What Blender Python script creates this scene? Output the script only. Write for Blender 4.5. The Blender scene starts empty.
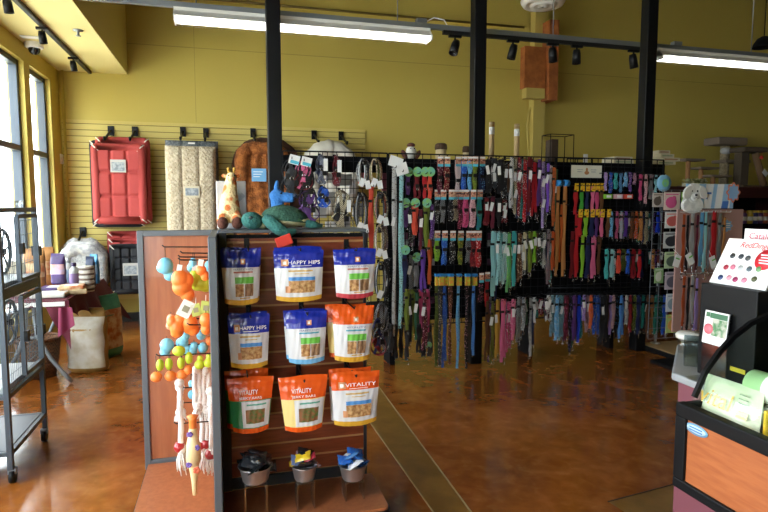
import bpy, math, random
from mathutils import Vector, Matrix
random.seed(7)
PI = math.pi
V = Vector
COL = bpy.context.scene.collection
# ------------------------------------------------------------------ camera model (real place: X along the rear wall, Y depth, Z up, metres)
F, TH, PITCH, EYE = 576.0, math.radians(15.3), math.radians(5.0), 1.5
fw = V((math.sin(TH)*math.cos(PITCH), math.cos(TH)*math.cos(PITCH), -math.sin(PITCH)))
rt = V((math.cos(TH), -math.sin(TH), 0.0))
up = rt.cross(fw)
def ray(x, y): return fw + rt*((x-384)/F) - up*((y-256)/F)
def at(x, y, Y):
    d = ray(x, y); return V((0, 0, EYE)) + d*(Y/d.y)
def atx(x, y, X):
    d = ray(x, y); return V((0, 0, EYE)) + d*(X/d.x)
def atz(x, y, Z):
    d = ray(x, y); return V((0, 0, EYE)) + d*((Z-EYE)/d.z)

# ------------------------------------------------------------------ materials
def lin(c):
    if isinstance(c, str):
        c = tuple(int(c[i:i+2], 16)/255 for i in (0, 2, 4))
    return tuple((x/12.92 if x <= .04045 else ((x+.055)/1.055)**2.4) for x in c) + (1.0,)
MATS = {}
def mat(name, c='808080', rough=.6, metal=0.0, c2=None, noise=0, bump=0, bscale=60, emit=0, coat=0, kind='noise', stretch=(1,1,1), sharp=(.4,.6), spec=.5):
    """plain surface, with an optional second colour mixed in by a pattern and an optional bump"""
    if name in MATS: return MATS[name]
    m = bpy.data.materials.new(name); m.use_nodes = True
    nt = m.node_tree; b = nt.nodes['Principled BSDF']
    b.inputs['Base Color'].default_value = lin(c); b.inputs['Roughness'].default_value = rough
    b.inputs['Metallic'].default_value = metal; b.inputs['Coat Weight'].default_value = coat
    b.inputs['Specular IOR Level'].default_value = spec
    if emit:
        b.inputs['Emission Color'].default_value = lin(c); b.inputs['Emission Strength'].default_value = emit
    if c2 or bump:
        tc = nt.nodes.new('ShaderNodeTexCoord'); mp = nt.nodes.new('ShaderNodeMapping')
        mp.inputs['Scale'].default_value = stretch
        nt.links.new(tc.outputs['Object'], mp.inputs['Vector'])
    if c2:
        if kind == 'noise':
            t = nt.nodes.new('ShaderNodeTexNoise'); t.inputs['Scale'].default_value = noise; t.inputs['Detail'].default_value = 5; out = t.outputs['Fac']
        elif kind == 'wave':
            t = nt.nodes.new('ShaderNodeTexWave'); t.inputs['Scale'].default_value = noise; t.bands_direction = 'Z'; t.inputs['Distortion'].default_value = .6; out = t.outputs['Fac']
        elif kind == 'grain':
            t = nt.nodes.new('ShaderNodeTexNoise'); t.inputs['Scale'].default_value = noise; t.inputs['Detail'].default_value = 4; t.inputs['Distortion'].default_value = .4; out = t.outputs['Fac']
        elif kind == 'dots':
            t = nt.nodes.new('ShaderNodeTexVoronoi'); t.inputs['Scale'].default_value = noise; out = t.outputs['Distance']
        elif kind == 'checker':
            t = nt.nodes.new('ShaderNodeTexChecker'); t.inputs['Scale'].default_value = noise; out = t.outputs['Fac']
        nt.links.new(mp.outputs['Vector'], t.inputs['Vector'])
        r = nt.nodes.new('ShaderNodeValToRGB'); r.color_ramp.elements[0].position = sharp[0]; r.color_ramp.elements[1].position = sharp[1]
        if kind == 'dots': c, c2 = c2, c          # dots of the second colour on the first
        r.color_ramp.elements[0].color = lin(c); r.color_ramp.elements[1].color = lin(c2)
        nt.links.new(out, r.inputs['Fac']); nt.links.new(r.outputs['Color'], b.inputs['Base Color'])
    if bump:
        n = nt.nodes.new('ShaderNodeTexNoise'); n.inputs['Scale'].default_value = bscale; n.inputs['Detail'].default_value = 3
        nt.links.new(mp.outputs['Vector'], n.inputs['Vector'])
        bp = nt.nodes.new('ShaderNodeBump'); bp.inputs['Strength'].default_value = bump; bp.inputs['Distance'].default_value = .02
        nt.links.new(n.outputs['Fac'], bp.inputs['Height']); nt.links.new(bp.outputs['Normal'], b.inputs['Normal'])
    MATS[name] = m
    return m
def translucent(name, c):
    m = bpy.data.materials.new(name); m.use_nodes = True; nt = m.node_tree; nt.nodes.clear()
    o = nt.nodes.new('ShaderNodeOutputMaterial'); mx = nt.nodes.new('ShaderNodeMixShader'); t = nt.nodes.new('ShaderNodeBsdfTranslucent'); d = nt.nodes.new('ShaderNodeBsdfDiffuse')
    t.inputs['Color'].default_value = lin(c); d.inputs['Color'].default_value = lin(c); mx.inputs['Fac'].default_value = .4
    nt.links.new(t.outputs[0], mx.inputs[1]); nt.links.new(d.outputs[0], mx.inputs[2]); nt.links.new(mx.outputs[0], o.inputs[0]); MATS[name] = m
    return m
def glass(name, tint='ffffff', refl=.08, rough=.02):
    """thin clear sheet"""
    if name in MATS: return MATS[name]
    m = bpy.data.materials.new(name); m.use_nodes = True; nt = m.node_tree; nt.nodes.clear()
    o = nt.nodes.new('ShaderNodeOutputMaterial'); mx = nt.nodes.new('ShaderNodeMixShader')
    t = nt.nodes.new('ShaderNodeBsdfTransparent'); g = nt.nodes.new('ShaderNodeBsdfGlossy')
    t.inputs['Color'].default_value = lin(tint); g.inputs['Roughness'].default_value = rough
    mx.inputs['Fac'].default_value = refl
    nt.links.new(t.outputs[0], mx.inputs[1]); nt.links.new(g.outputs[0], mx.inputs[2]); nt.links.new(mx.outputs[0], o.inputs[0])
    MATS[name] = m
    return m

# ------------------------------------------------------------------ mesh builder
class MB:
    def __init__(s): s.v = []; s.f = []; s.m = []; s.s = []
    def add(s, vs, fs, m=0, smooth=False):
        n = len(s.v); s.v += [V(p) for p in vs]
        for q in fs: s.f.append([n+i for i in q]); s.m.append(m); s.s.append(smooth)
        return s
    def box(s, c, d, m=0, R=None):
        c = V(c); h = V(d)/2; vs = []
        for z in (-1, 1):
            for x, y in ((-1,-1),(1,-1),(1,1),(-1,1)):
                p = V((x*h.x, y*h.y, z*h.z)); vs.append(c + (R @ p if R else p))
        return s.add(vs, [(3,2,1,0),(4,5,6,7),(0,1,5,4),(1,2,6,5),(2,3,7,6),(3,0,4,7)], m)
    def bx(s, x0, x1, y0, y1, z0, z1, m=0):
        return s.box(((x0+x1)/2, (y0+y1)/2, (z0+z1)/2), (abs(x1-x0), abs(y1-y0), abs(z1-z0)), m)
    def bar(s, a, b, w, t, m=0, side=V((1,0,0))):
        """rectangular bar from a to b"""
        a = V(a); b = V(b); d = (b-a); L = d.length; d.normalize()
        x = side - d*side.dot(d)
        if x.length < 1e-4: x = V((0,1,0)) - d*d.y
        x.normalize(); y = d.cross(x); R = Matrix((x, y, d)).transposed()
        return s.box((a+b)/2, (w, t, L), m, R)
    def tube(s, pts, r, n=8, m=0, closed=False):
        pts = [V(p) for p in pts]; N = len(pts); rs = r if isinstance(r, (list, tuple)) else [r]*N
        vs = []; nrm = None
        for i, p in enumerate(pts):
            a = pts[i-1] if (i > 0 or closed) else p; b = pts[(i+1) % N] if (i < N-1 or closed) else p
            t = (b-a)
            if t.length < 1e-9: t = V((0,0,1))
            t.normalize()
            if nrm is None:
                q = V((0,0,1)) if abs(t.z) < .9 else V((1,0,0)); nrm = (q - t*q.dot(t)).normalized()
            else:
                q = nrm - t*nrm.dot(t); nrm = q.normalized() if q.length > 1e-6 else nrm
            bn = t.cross(nrm)
            for k in range(n):
                an = 2*PI*k/n; vs.append(p + (nrm*math.cos(an) + bn*math.sin(an))*rs[i])
        fs = []
        for i in range(N if closed else N-1):
            j = (i+1) % N
            for k in range(n):
                l = (k+1) % n; fs.append((i*n+k, i*n+l, j*n+l, j*n+k))
        s.add(vs, fs, m, True)
        if not closed:
            b0 = len(s.v) - len(vs)
            s.f.append([b0+k for k in reversed(range(n))]); s.m.append(m); s.s.append(False)
            s.f.append([b0+(N-1)*n+k for k in range(n)]); s.m.append(m); s.s.append(False)
        return s
    def cyl(s, a, b, r, n=16, m=0, r2=None): return s.tube([a, b], [r, r if r2 is None else r2], n, m)
    def lathe(s, prof, c=(0,0,0), n=24, m=0, R=None, bands=None):
        c = V(c); vs = []; fs = []
        for r, z in prof:
            for k in range(n):
                p = V((r*math.cos(2*PI*k/n), r*math.sin(2*PI*k/n), z)); vs.append(c + (R @ p if R else p))
        base = len(s.v); s.v += vs
        for i in range(len(prof)-1):
            for k in range(n):
                l = (k+1) % n; s.f.append([base+x for x in (i*n+k, i*n+l, (i+1)*n+l, (i+1)*n+k)]); s.m.append(bands[i] if bands else m); s.s.append(True)
        return s
    def ell(s, c, r, m=0, R=None, nu=16, nv=10, jit=0):
        c = V(c); r = V((r,r,r)) if isinstance(r, (int, float)) else V(r); vs = [V((0,0,-1))]
        for j in range(1, nv):
            a = -PI/2 + PI*j/nv
            for k in range(nu): vs.append(V((math.cos(a)*math.cos(2*PI*k/nu), math.cos(a)*math.sin(2*PI*k/nu), math.sin(a))))
        vs.append(V((0,0,1))); out = []
        for p in vs:
            q = V((p.x*r.x, p.y*r.y, p.z*r.z))*(1 + (random.uniform(-jit, jit) if jit else 0)); out.append(c + (R @ q if R else q))
        fs = [(0, 1+(k+1) % nu, 1+k) for k in range(nu)]
        for j in range(nv-2):
            for k in range(nu):
                l = (k+1) % nu; fs.append((1+j*nu+k, 1+j*nu+l, 1+(j+1)*nu+l, 1+(j+1)*nu+k))
        L = len(vs)-1; o = 1+(nv-2)*nu
        fs += [(o+k, o+(k+1) % nu, L) for k in range(nu)]
        return s.add(out, fs, m, True)
    def ribbon(s, pts, w, t=.003, side=V((1,0,0)), m=0):
        """flat strap of width w swept along pts"""
        pts = [V(p) for p in pts]; N = len(pts); vs = []
        for i, p in enumerate(pts):
            d = pts[min(i+1, N-1)] - pts[max(i-1, 0)]
            if d.length < 1e-9: d = V((0,0,1))
            d.normalize(); x = side - d*side.dot(d)
            x = x.normalized() if x.length > 1e-5 else V((1,0,0)); n = d.cross(x)
            for a, b in ((-1,-1),(1,-1),(1,1),(-1,1)): vs.append(p + x*(a*w/2) + n*(b*t/2))
        fs = []
        for i in range(N-1):
            for k in range(4):
                l = (k+1) % 4; fs.append((i*4+k, i*4+l, (i+1)*4+l, (i+1)*4+k))
        fs += [(3,2,1,0), tuple((N-1)*4+k for k in range(4))]
        return s.add(vs, fs, m)
    def prism(s, poly, fn, t, m=0):
        """polygon (a, b) extruded t along the third axis; fn(a, b, c) -> point"""
        n = len(poly); vs = [fn(a, b, 0) for a, b in poly] + [fn(a, b, t) for a, b in poly]
        fs = [tuple(range(n)), tuple(range(2*n-1, n-1, -1))] + [(i, n+i, n+(i+1) % n, (i+1) % n) for i in range(n)]
        return s.add(vs, fs, m)
    def grid(s, fn, nu, nv, m=0, smooth=True, mf=None):
        vs = [fn(i/nu, j/nv) for j in range(nv+1) for i in range(nu+1)]
        base = len(s.v); s.v += [V(p) for p in vs]
        for j in range(nv):
            for i in range(nu):
                a = j*(nu+1)+i; s.f.append([base+x for x in (a, a+1, a+nu+2, a+nu+1)]); s.m.append(mf((i+.5)/nu, (j+.5)/nv) if mf else m); s.s.append(smooth)
        return s
    def build(s, name, mats, parent=None, bevel=0, origin=None, sub=0):
        mats = mats if isinstance(mats, (list, tuple)) else [mats]
        if parent is not None: off = root_loc(parent)
        elif origin is not None: off = V(origin)
        else:
            lo = [min(p[i] for p in s.v) for i in range(3)]; hi = [max(p[i] for p in s.v) for i in range(3)]
            off = V(((lo[0]+hi[0])/2, (lo[1]+hi[1])/2, lo[2]))
        me = bpy.data.meshes.new(name); me.from_pydata([tuple(p-off) for p in s.v], [], s.f)
        for q in mats: me.materials.append(q)
        me.polygons.foreach_set('material_index', s.m); me.polygons.foreach_set('use_smooth', s.s); me.update()
        o = bpy.data.objects.new(name, me); COL.objects.link(o)
        if parent is not None: o.parent = parent
        else: o.location = off
        if bevel:
            b = o.modifiers.new('edge', 'BEVEL'); b.width = bevel; b.segments = 2; b.limit_method = 'ANGLE'
        if sub:
            q = o.modifiers.new('soft', 'SUBSURF'); q.levels = sub; q.render_levels = sub
        return o
def root_loc(o):
    while o.parent is not None: o = o.parent
    return V(o.location)
def tag(o, label, cat, group=None, kind=None):
    o['label'] = label; o['category'] = cat
    if group: o['group'] = group
    if kind: o['kind'] = kind
    return o
def thing(name, label, cat, loc=(0,0,0), group=None):
    o = bpy.data.objects.new(name, None); COL.objects.link(o); o.location = V(loc); o.empty_display_size = .05
    return tag(o, label, cat, group)
def struct(o): o['kind'] = 'structure'; return o
def copy_thing(root, loc, label, group=None, recolour=None):
    """a copy of a thing with its parts and their sub-parts"""
    r = root.copy(); COL.objects.link(r); r.location = V(loc); r['label'] = label
    if group: r['group'] = group
    for ch in list(root.children):
        c = ch.copy(); COL.objects.link(c); c.parent = r
        if recolour and ch.name.split('.')[0] in recolour:
            c.material_slots[0].link = 'OBJECT'; c.material_slots[0].material = recolour[ch.name.split('.')[0]]
        for g in ch.children:
            d = g.copy(); COL.objects.link(d); d.parent = c
    return r
def text(name, s, loc, size, m, parent=None, rot=(PI/2,0,0), ext=.0006, align='CENTER', shear=0, width=None):
    cu = bpy.data.curves.new(name, 'FONT'); cu.body = s; cu.size = size; cu.extrude = ext; cu.align_x = align; cu.align_y = 'CENTER'; cu.shear = shear
    cu.materials.append(m); o = bpy.data.objects.new(name, cu); COL.objects.link(o)
    bpy.context.view_layer.update()
    me = bpy.data.meshes.new_from_object(o.evaluated_get(bpy.context.evaluated_depsgraph_get()))       # lettering as a plain mesh
    k = width/max(o.dimensions.x, 1e-4) if width else 1
    bpy.data.objects.remove(o); bpy.data.curves.remove(cu); me.name = name
    M = (rot if isinstance(rot, Matrix) else Matrix(((1,0,0),(0,1,0),(0,0,1))) if rot is None else __import__('mathutils').Euler(rot).to_matrix())
    off = V(loc) - (root_loc(parent) if parent is not None else V((0,0,0)))
    for v in me.vertices: v.co = M @ V((v.co.x*k, v.co.y, v.co.z)) + off
    o = bpy.data.objects.new(name, me); COL.objects.link(o)
    if parent is not None: o.parent = parent
    return o
def ordn(i): return ['first','second','third','fourth','fifth','sixth','seventh','eighth','ninth','tenth','eleventh','twelfth','thirteenth','fourteenth','fifteenth','sixteenth','seventeenth','eighteenth','nineteenth','twentieth','twenty-first','twenty-second','twenty-third','twenty-fourth','twenty-fifth','twenty-sixth','twenty-seventh','twenty-eighth','twenty-ninth','thirtieth','thirty-first','thirty-second'][i]

# ------------------------------------------------------------------ common materials
wall_m = mat('wall_paint', 'c6b257', .7, bump=.05, bscale=40)
soffit_m = mat('soffit_paint', 'e4d796', .75)
slat_m = mat('slatwall_paint', 'd0bd68', .55)
black = mat('black_steel', '101114', .45, spec=.25)
blackm = mat('black_matte', '0b0b0e', .8, spec=.2)
steel = mat('polished_steel', 'e2e2e4', .34, .92)
white = mat('white_paint', 'ececec', .4)
paper = mat('white_card', 'f0efe9', .6)
grey_fr = mat('grey_aluminium', '5c6268', .45, .3)
dark_fr = mat('dark_frame', '262a30', .45, .3)
cherry = mat('cherry_laminate', 'a2623e', .38, c2='935535', noise=5, kind='grain', stretch=(9,9,1), sharp=(.35,.65), coat=.2)
cherry_d = mat('cherry_slat', '803c20', .36, c2='6c2e16', noise=7, kind='grain', stretch=(1.5,1,14), sharp=(.35,.65), coat=.2)
groove = mat('groove_insert', 'a87c50', .5)
beige = mat('beige', 'cbb48c', .8)
maroon = mat('maroon_cloth', '5a1226', .85, bump=.1, bscale=200)
acryl = glass('clear_acrylic', 'f8fafa', .2, .08)
# ================================================================== THE ROOM
LX, BY, SOF_X, SOF_Z, CZ, RX, FY = -1.94, 8.0, -1.15, 3.14, 5.0, 11.0, -3.2
# floor: stained, sealed concrete
fm = bpy.data.materials.new('stained_concrete'); fm.use_nodes = True; nt = fm.node_tree; bs = nt.nodes['Principled BSDF']
tc = nt.nodes.new('ShaderNodeTexCoord')
def noise(scale, det, dist=0):
    n = nt.nodes.new('ShaderNodeTexNoise'); n.inputs['Scale'].default_value = scale; n.inputs['Detail'].default_value = det; n.inputs['Distortion'].default_value = dist
    nt.links.new(tc.outputs['Object'], n.inputs['Vector']); return n
def ramp(src, stops):
    r = nt.nodes.new('ShaderNodeValToRGB'); e = r.color_ramp.elements
    while len(e) < len(stops): e.new(.5)
    for q, (p, c) in zip(e, stops): q.position = p; q.color = lin(c)
    nt.links.new(src, r.inputs['Fac']); return r
def mixc(a, b, fac, mode='MIX'):
    m = nt.nodes.new('ShaderNodeMix'); m.data_type = 'RGBA'; m.blend_type = mode
    if isinstance(fac, float): m.inputs['Factor'].default_value = fac
    else: nt.links.new(fac, m.inputs['Factor'])
    nt.links.new(a, m.inputs['A']); nt.links.new(b, m.inputs['B']); return m.outputs['Result']
n1 = noise(.9, 9, 1.2); n2 = noise(3.5, 10, 1.0); n3 = noise(14, 10, .5)
r1 = ramp(n1.outputs['Fac'], [(.28,'522808'),(.45,'7c4014'),(.6,'9a5820'),(.75,'a86a30')])
r2 = ramp(n2.outputs['Fac'], [(.3,'4a2408'),(.5,'864a18'),(.7,'b0743a')])
r3 = ramp(n3.outputs['Fac'], [(.3,'5c3010'),(.55,'8c5420'),(.8,'bc8a50')])
c = mixc(r1.outputs['Color'], r2.outputs['Color'], .4); c = mixc(c, r3.outputs['Color'], .22)
nt.links.new(c, bs.inputs['Base Color'])
rr = nt.nodes.new('ShaderNodeMapRange'); rr.inputs['From Min'].default_value = .3; rr.inputs['From Max'].default_value = .7
rr.inputs['To Min'].default_value = .10; rr.inputs['To Max'].default_value = .26
nt.links.new(n2.outputs['Fac'], rr.inputs['Value']); nt.links.new(rr.outputs['Result'], bs.inputs['Roughness'])
bp = nt.nodes.new('ShaderNodeBump'); bp.inputs['Strength'].default_value = .05; bp.inputs['Distance'].default_value = .02
nt.links.new(n3.outputs['Fac'], bp.inputs['Height']); nt.links.new(bp.outputs['Normal'], bs.inputs['Normal'])
bs.inputs['Coat Weight'].default_value = .15; bs.inputs['Coat Roughness'].default_value = .1
struct(MB().bx(LX-.2, RX+.2, FY-.2, BY+.2, -.12, 0).build('floor', fm, origin=(0,0,0)))
# an olive strip of the slab between two saw cuts, running to the rear
strip_m = mat('olive_stained_strip', '6a4a1c', .3, c2='7f5c28', noise=5, bump=.04, bscale=20)
cut_m = mat('saw_cut', '9c8458', .6)
a0, a1, b0, b1 = atz(371,424,0), atz(433,512,0), atz(384,394,0), atz(471,512,0)
def ext(p, q, y): t = (y-p.y)/(q.y-p.y); return p.x + (q.x-p.x)*t
mb = MB(); xl = [ext(a0,a1,y) for y in (1.2, 4.6)]; xr = [ext(b0,b1,y) for y in (1.2, 4.6)]
mb.add([(xl[0],1.2,.0015),(xr[0],1.2,.0015),(xr[1],4.6,.0015),(xl[1],4.6,.0015)], [(0,1,2,3)])
struct(mb.build('floor_strip', strip_m))
mb = MB()
for q in (xl, xr): mb.ribbon([(q[0],1.2,.002), (q[1],4.6,.002)], .008, .002)
struct(mb.build('floor_seams', cut_m))
e0, e1 = atz(608,502,0), atz(668,486,0)
d_ = (e1-e0).normalized(); e1 = e0+d_*1.6; n_ = V((d_.y, -d_.x, 0))*.45
struct(MB().add([e0+V((0,0,.0013)), e0+n_+V((0,0,.0013)), e1+n_+V((0,0,.0013)), e1+V((0,0,.0013))], [(0,1,2,3)]).build('floor_strip', strip_m)); struct(MB().ribbon([e0+V((0,0,.002)), e1+V((0,0,.002))], .007, .002, V((d_.y,-d_.x,0))).build('floor_seams', mat('dark_crack', '2a1c10', .8)))
# walls
win = [(-1.0,1.6), (2.0,4.0), (4.25,5.05), (5.20,6.72), (6.90,7.62)]      # openings in the window wall (Y ranges)
WZ0, WZ1 = .42, 2.96
mb = MB(); ys = [FY] + [q for w in win for q in w] + [BY]
for i in range(0, len(ys), 2): mb.bx(LX-.16, LX, ys[i], ys[i+1], 0, CZ)
for y0, y1 in win: mb.bx(LX-.16, LX, y0, y1, 0, WZ0); mb.bx(LX-.16, LX, y0, y1, WZ1, CZ)
struct(mb.build('wall_left', wall_m, origin=(LX,0,0)))
fr = mat('window_frame_paint', '39434f', .45)
pane = glass('window_glass', 'f4fbff', .05)
for i, (y0, y1) in enumerate(win):
    w = MB(); xo0, xo1 = LX-.13, LX-.05; t = .055
    w.bx(xo0, xo1, y0, y0+t, WZ0, WZ1); w.bx(xo0, xo1, y1-t, y1, WZ0, WZ1); w.bx(xo0, xo1, y0+t, y1-t, WZ1-t, WZ1); w.bx(xo0, xo1, y0+t, y1-t, WZ0, WZ0+t)
    w.bx(xo0, xo1, y0+t, y1-t, 2.05, 2.11)
    wo = struct(w.build('window_%d' % (i+1), fr, bevel=.004))
    MB().bx(LX-.093, LX-.089, y0+t, y1-t, WZ0+t, 2.05).bx(LX-.093, LX-.089, y0+t, y1-t, 2.11, WZ1-t).build('pane', pane, wo)
struct(MB().bx(LX-.16, RX+.2, BY, BY+.16, 0, CZ).build('wall_back', wall_m, origin=(0,BY,0)))
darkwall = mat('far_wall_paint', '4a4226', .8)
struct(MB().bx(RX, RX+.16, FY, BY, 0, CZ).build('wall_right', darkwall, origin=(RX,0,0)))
# street front behind the camera: low wall, wide window openings, pier wall
mb = MB(); sw = [(-1.75, -.9)]; xs = [LX-.16] + [q for w in sw for q in w] + [RX+.16]
for i in range(0, len(xs), 2): mb.bx(xs[i], xs[i+1], FY-.16, FY, 0, CZ)
for x0, x1 in sw: mb.bx(x0, x1, FY-.16, FY, 0, .3); mb.bx(x0, x1, FY-.16, FY, 2.9, CZ)
struct(mb.build('wall_front', wall_m, origin=(0,FY,0)))
for i, (x0, x1) in enumerate(sw):
    w = MB(); t = .06
    w.bx(x0, x0+t, FY-.12, FY-.04, .3, 2.9); w.bx(x1-t, x1, FY-.12, FY-.04, .3, 2.9); w.bx(x0, x1, FY-.12, FY-.04, .3, .36); w.bx(x0, x1, FY-.12, FY-.04, 2.84, 2.9)
    wo = struct(w.build('window_%d' % (i+1+len(win)), fr))
    MB().bx(x0+t, x1-t, FY-.083, FY-.079, .36, 2.84).build('pane', pane, wo)
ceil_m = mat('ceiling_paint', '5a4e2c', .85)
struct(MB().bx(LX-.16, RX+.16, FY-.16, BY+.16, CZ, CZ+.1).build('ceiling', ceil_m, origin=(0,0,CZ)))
struct(MB().bx(LX, SOF_X, FY, BY, SOF_Z, CZ).build('ceiling_soffit', [soffit_m], origin=(LX,0,SOF_Z)))
# joint lines high on the rear wall, a conduit in the corner, slatwall and baseboard
seam_m = mat('panel_joint', 'a89648', .8)
mb = MB(); mb.bx(SOF_X, RX, BY-.004, BY, 3.52, 3.528)
for x in (-.35,): mb.bx(x, x+.006, BY-.004, BY, 2.58, CZ)
struct(mb.build('trim_1', seam_m))
qa, qb = at(195,2,7.96), at(524,27.5,7.96)
struct(MB().tube([(SOF_X+.02, 7.96, qb.z), (qb.x, 7.96, qb.z)], .016, 8).build('trim_3', mat('conduit_dull', '7a6a34', .6)))
SX1 = 1.91
mb = MB(); z = .30
while z < 2.54:
    z1 = min(z+.0665, 2.56); mb.bx(LX+.02, SX1, BY-.022, BY-.008, z, z1); z += .0765
mb.bx(LX+.02, SX1, BY-.01, BY, .3, 2.56, 1)
struct(mb.build('wall_slat_panel', [slat_m, mat('slat_shadow_gap', '85722e', .8)]))
base_m = mat('dark_baseboard', '1e1c1a', .5)
struct(MB().bx(LX, RX, BY-.02, BY, 0, .12).build('baseboard_back', base_m))
struct(MB().tube([(LX+.05, BY-.03, .1), (LX+.05, BY-.03, SOF_Z)], .018, 10).build('trim_2', wall_m))
# outside: pavement, a cream building pier, a brick front and bushes
pav = mat('pavement', 'cdc8bc', .9)
struct(MB().bx(-14, LX-.16, -9, 14, -.25, -.12).build('exterior_pavement', pav))
struct(MB().bx(LX-.16, RX+.16, -12, FY-.16, -.25, -.12).build('exterior_forecourt', pav))
cream = mat('cream_render', 'e8d9a0', .8); brick = mat('red_brick', '9a5040', .8, c2='7a3c30', noise=8, kind='noise')
struct(MB().bx(-3.05, -2.75, 6.75, 7.15, -.12, 3.6).build('exterior_pier', cream))
struct(MB().bx(-6.2, -6.0, 9, 16, 1.9, 4.4).bx(-6.2, -6.0, 9, 16, -.12, 1.0, 1).build('exterior_front', [brick, cream]))
leaf = mat('bush_leaf', '4f7a2e', .7, c2='7fa050', noise=9)
for (x, y, r, l) in ((-3.6, 8.9, .55, 'green bush outside the window near the store corner'), (-4.4, 10.6, .7, 'green bush farther out beyond the window')):
    mb = MB(); trunk = MB().cyl((x,y,-.12), (x,y,r), .03, 8)
    for k in range(420):
        a = random.uniform(0, 2*PI); b = math.acos(random.uniform(-1, 1)); q = r*random.uniform(.55, 1)
        p = V((x+q*math.sin(b)*math.cos(a), y+q*math.sin(b)*math.sin(a), r*1.1+q*1.2*math.cos(b)))
        R = Matrix.Rotation(random.uniform(0,6), 3, 'Z') @ Matrix.Rotation(random.uniform(0,3), 3, 'X')
        mb.add([p+R@V(e) for e in ((-.05,0,0),(0,-.025,.01),(.05,0,0),(0,.025,.01))], [(0,1,2,3)])
    t = thing('bush', l, 'bush', (x, y, -.12)); mb.build('foliage', leaf, t)['kind'] = 'stuff'; trunk.build('trunk', mat('bark', '4a3828', .9), t)

# black building posts between floor and ceiling
post_m = mat('black_post_paint', '0e0f12', .45, spec=.25)
PX = [at(274,100,5.0).x, at(477.5,100,5.0).x, at(646.5,100,5.0).x]
for i, x in enumerate(PX):
    o = MB().bx(x-.058, x+.058, 4.942, 5.058, 0, CZ).build('post', post_m, bevel=.008)
    tag(o, ['black square steel post rising beside the blue plush dog', 'black square steel post between the patterned collars and the red leads', 'black square steel post behind the pink and grey leads near the card rack'][i], 'post', 'black steel posts')

# yellow column with the rough board casing, rear wall
x0, x1 = at(533,130,7.66).x, at(544.5,130,7.66).x
struct(MB().bx(x0, x1, 7.66, 7.80, 0, CZ).build('column', mat('column_paint', 'c0ac5c', .7)))
osb = mat('rough_board', 'ad6630', .85, c2='965627', noise=10, bump=.3, bscale=40)
p0, p1, p2 = at(523,98,7.55), at(545,48,7.55), at(556,22,7.55)
t = thing('board_casing', 'rough reddish board box cased around the yellow column by the ceiling', 'casing', (p0.x, 7.55, p0.z))
MB().bx(p0.x, p1.x, 7.52, 7.65, p0.z+.14, p1.z).build('front_board', osb, t)
MB().bx(p1.x+.02, p2.x, 7.46, 7.98, p0.z-.02, p2.z).build('side_board', osb, t)
MB().bx(p0.x+.03, p1.x-.01, 7.51, 7.64, p0.z, p0.z+.14).build('yellow_plate', mat('column_paint'), t)
o = MB().tube([at(529,160,7.75), at(527,125,7.75), at(529,112,7.75), at(533,103,7.75)], .015, 8).build('conduit', mat('column_paint'))
tag(o, 'thin yellow painted conduit curving down beside the yellow column', 'conduit')

# ------------------------------------------------------------------ rail, fluorescent lights, track heads, vent, pendant
RY = 5.2; zr = 3.13
strut_m = mat('galvanised_strut', '8b9298', .45, .6)
t = thing('light_rail', 'long grey channel rail hung across the shop below the ceiling', 'rail', (2.5, RY, zr))
mb = MB().bx(-1.13, 10.5, RY-.02, RY+.02, zr, zr+.045); mb.build('channel', strut_m, t)
for x in (-.2, 1.55, 3.15, 5.6, 8): MB().cyl((x, RY, zr+.04), (x, RY, CZ), .005, 6).build('hanger_rod', strut_m, t)
xa, xb = at(443,28,RY).x, at(652,55,RY).x
track_m = mat('black_track', '1b1d20', .5)
t2 = thing('track', 'black lamp track clipped under the rail between the two fluorescent lights', 'track', (xa, RY, zr))
MB().bx(xa, xb, RY-.018, RY+.018, zr-.035, zr-.001).build('bar', track_m, t2)
def spot(p, aim, label, group, size=1.0):
    """small track head: adapter, neck, can with lens"""
    t = thing('track_spotlight', label, 'spotlight', p, group); p = V(p); a = V(aim).normalized(); s = size
    MB().bx(p.x-.05*s, p.x+.05*s, p.y-.014, p.y+.014, p.z-.022, p.z).build('adapter', black, t)
    q = p + V((0,0,-.085*s)); MB().cyl(p+V((0,0,-.015)), q, .008*s, 8).build('neck', black, t)
    R = a.to_track_quat('Z', 'Y').to_matrix()
    MB().lathe([(.0,-.055*s),(.026*s,-.05*s),(.032*s,-.02*s),(.034*s,.06*s),(.029*s,.06*s),(.026*s,.02*s),(0,.015*s)], q, 18, 0, R).build('can', black, t)
    MB().lathe([(0,.03*s),(.026*s,.03*s),(.026*s,.034*s),(0,.034*s)], q, 14, 0, R).build('lens', mat('lamp_lens', '8a8a80', .2), t)
    return t
for i, (px, aim) in enumerate(((455,(-.4,-.3,-1)), (513,(-.2,.1,-1)), (553,(.1,0,-1)), (577,(0,0,-1)), (634,(.2,0,-1)))):
    q = at(px, 40, RY); spot((q.x, RY, zr-.035), aim, 'black track spotlight on the black track, %s along from the tube light over the beds' % ordn(i), 'spotlights on the black track', 1.25)
tube_m = mat('fluorescent_tube', 'fffdf4', .4, emit=2.6)
refl_m = mat('white_reflector', 'e6e6e2', .4)
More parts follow.
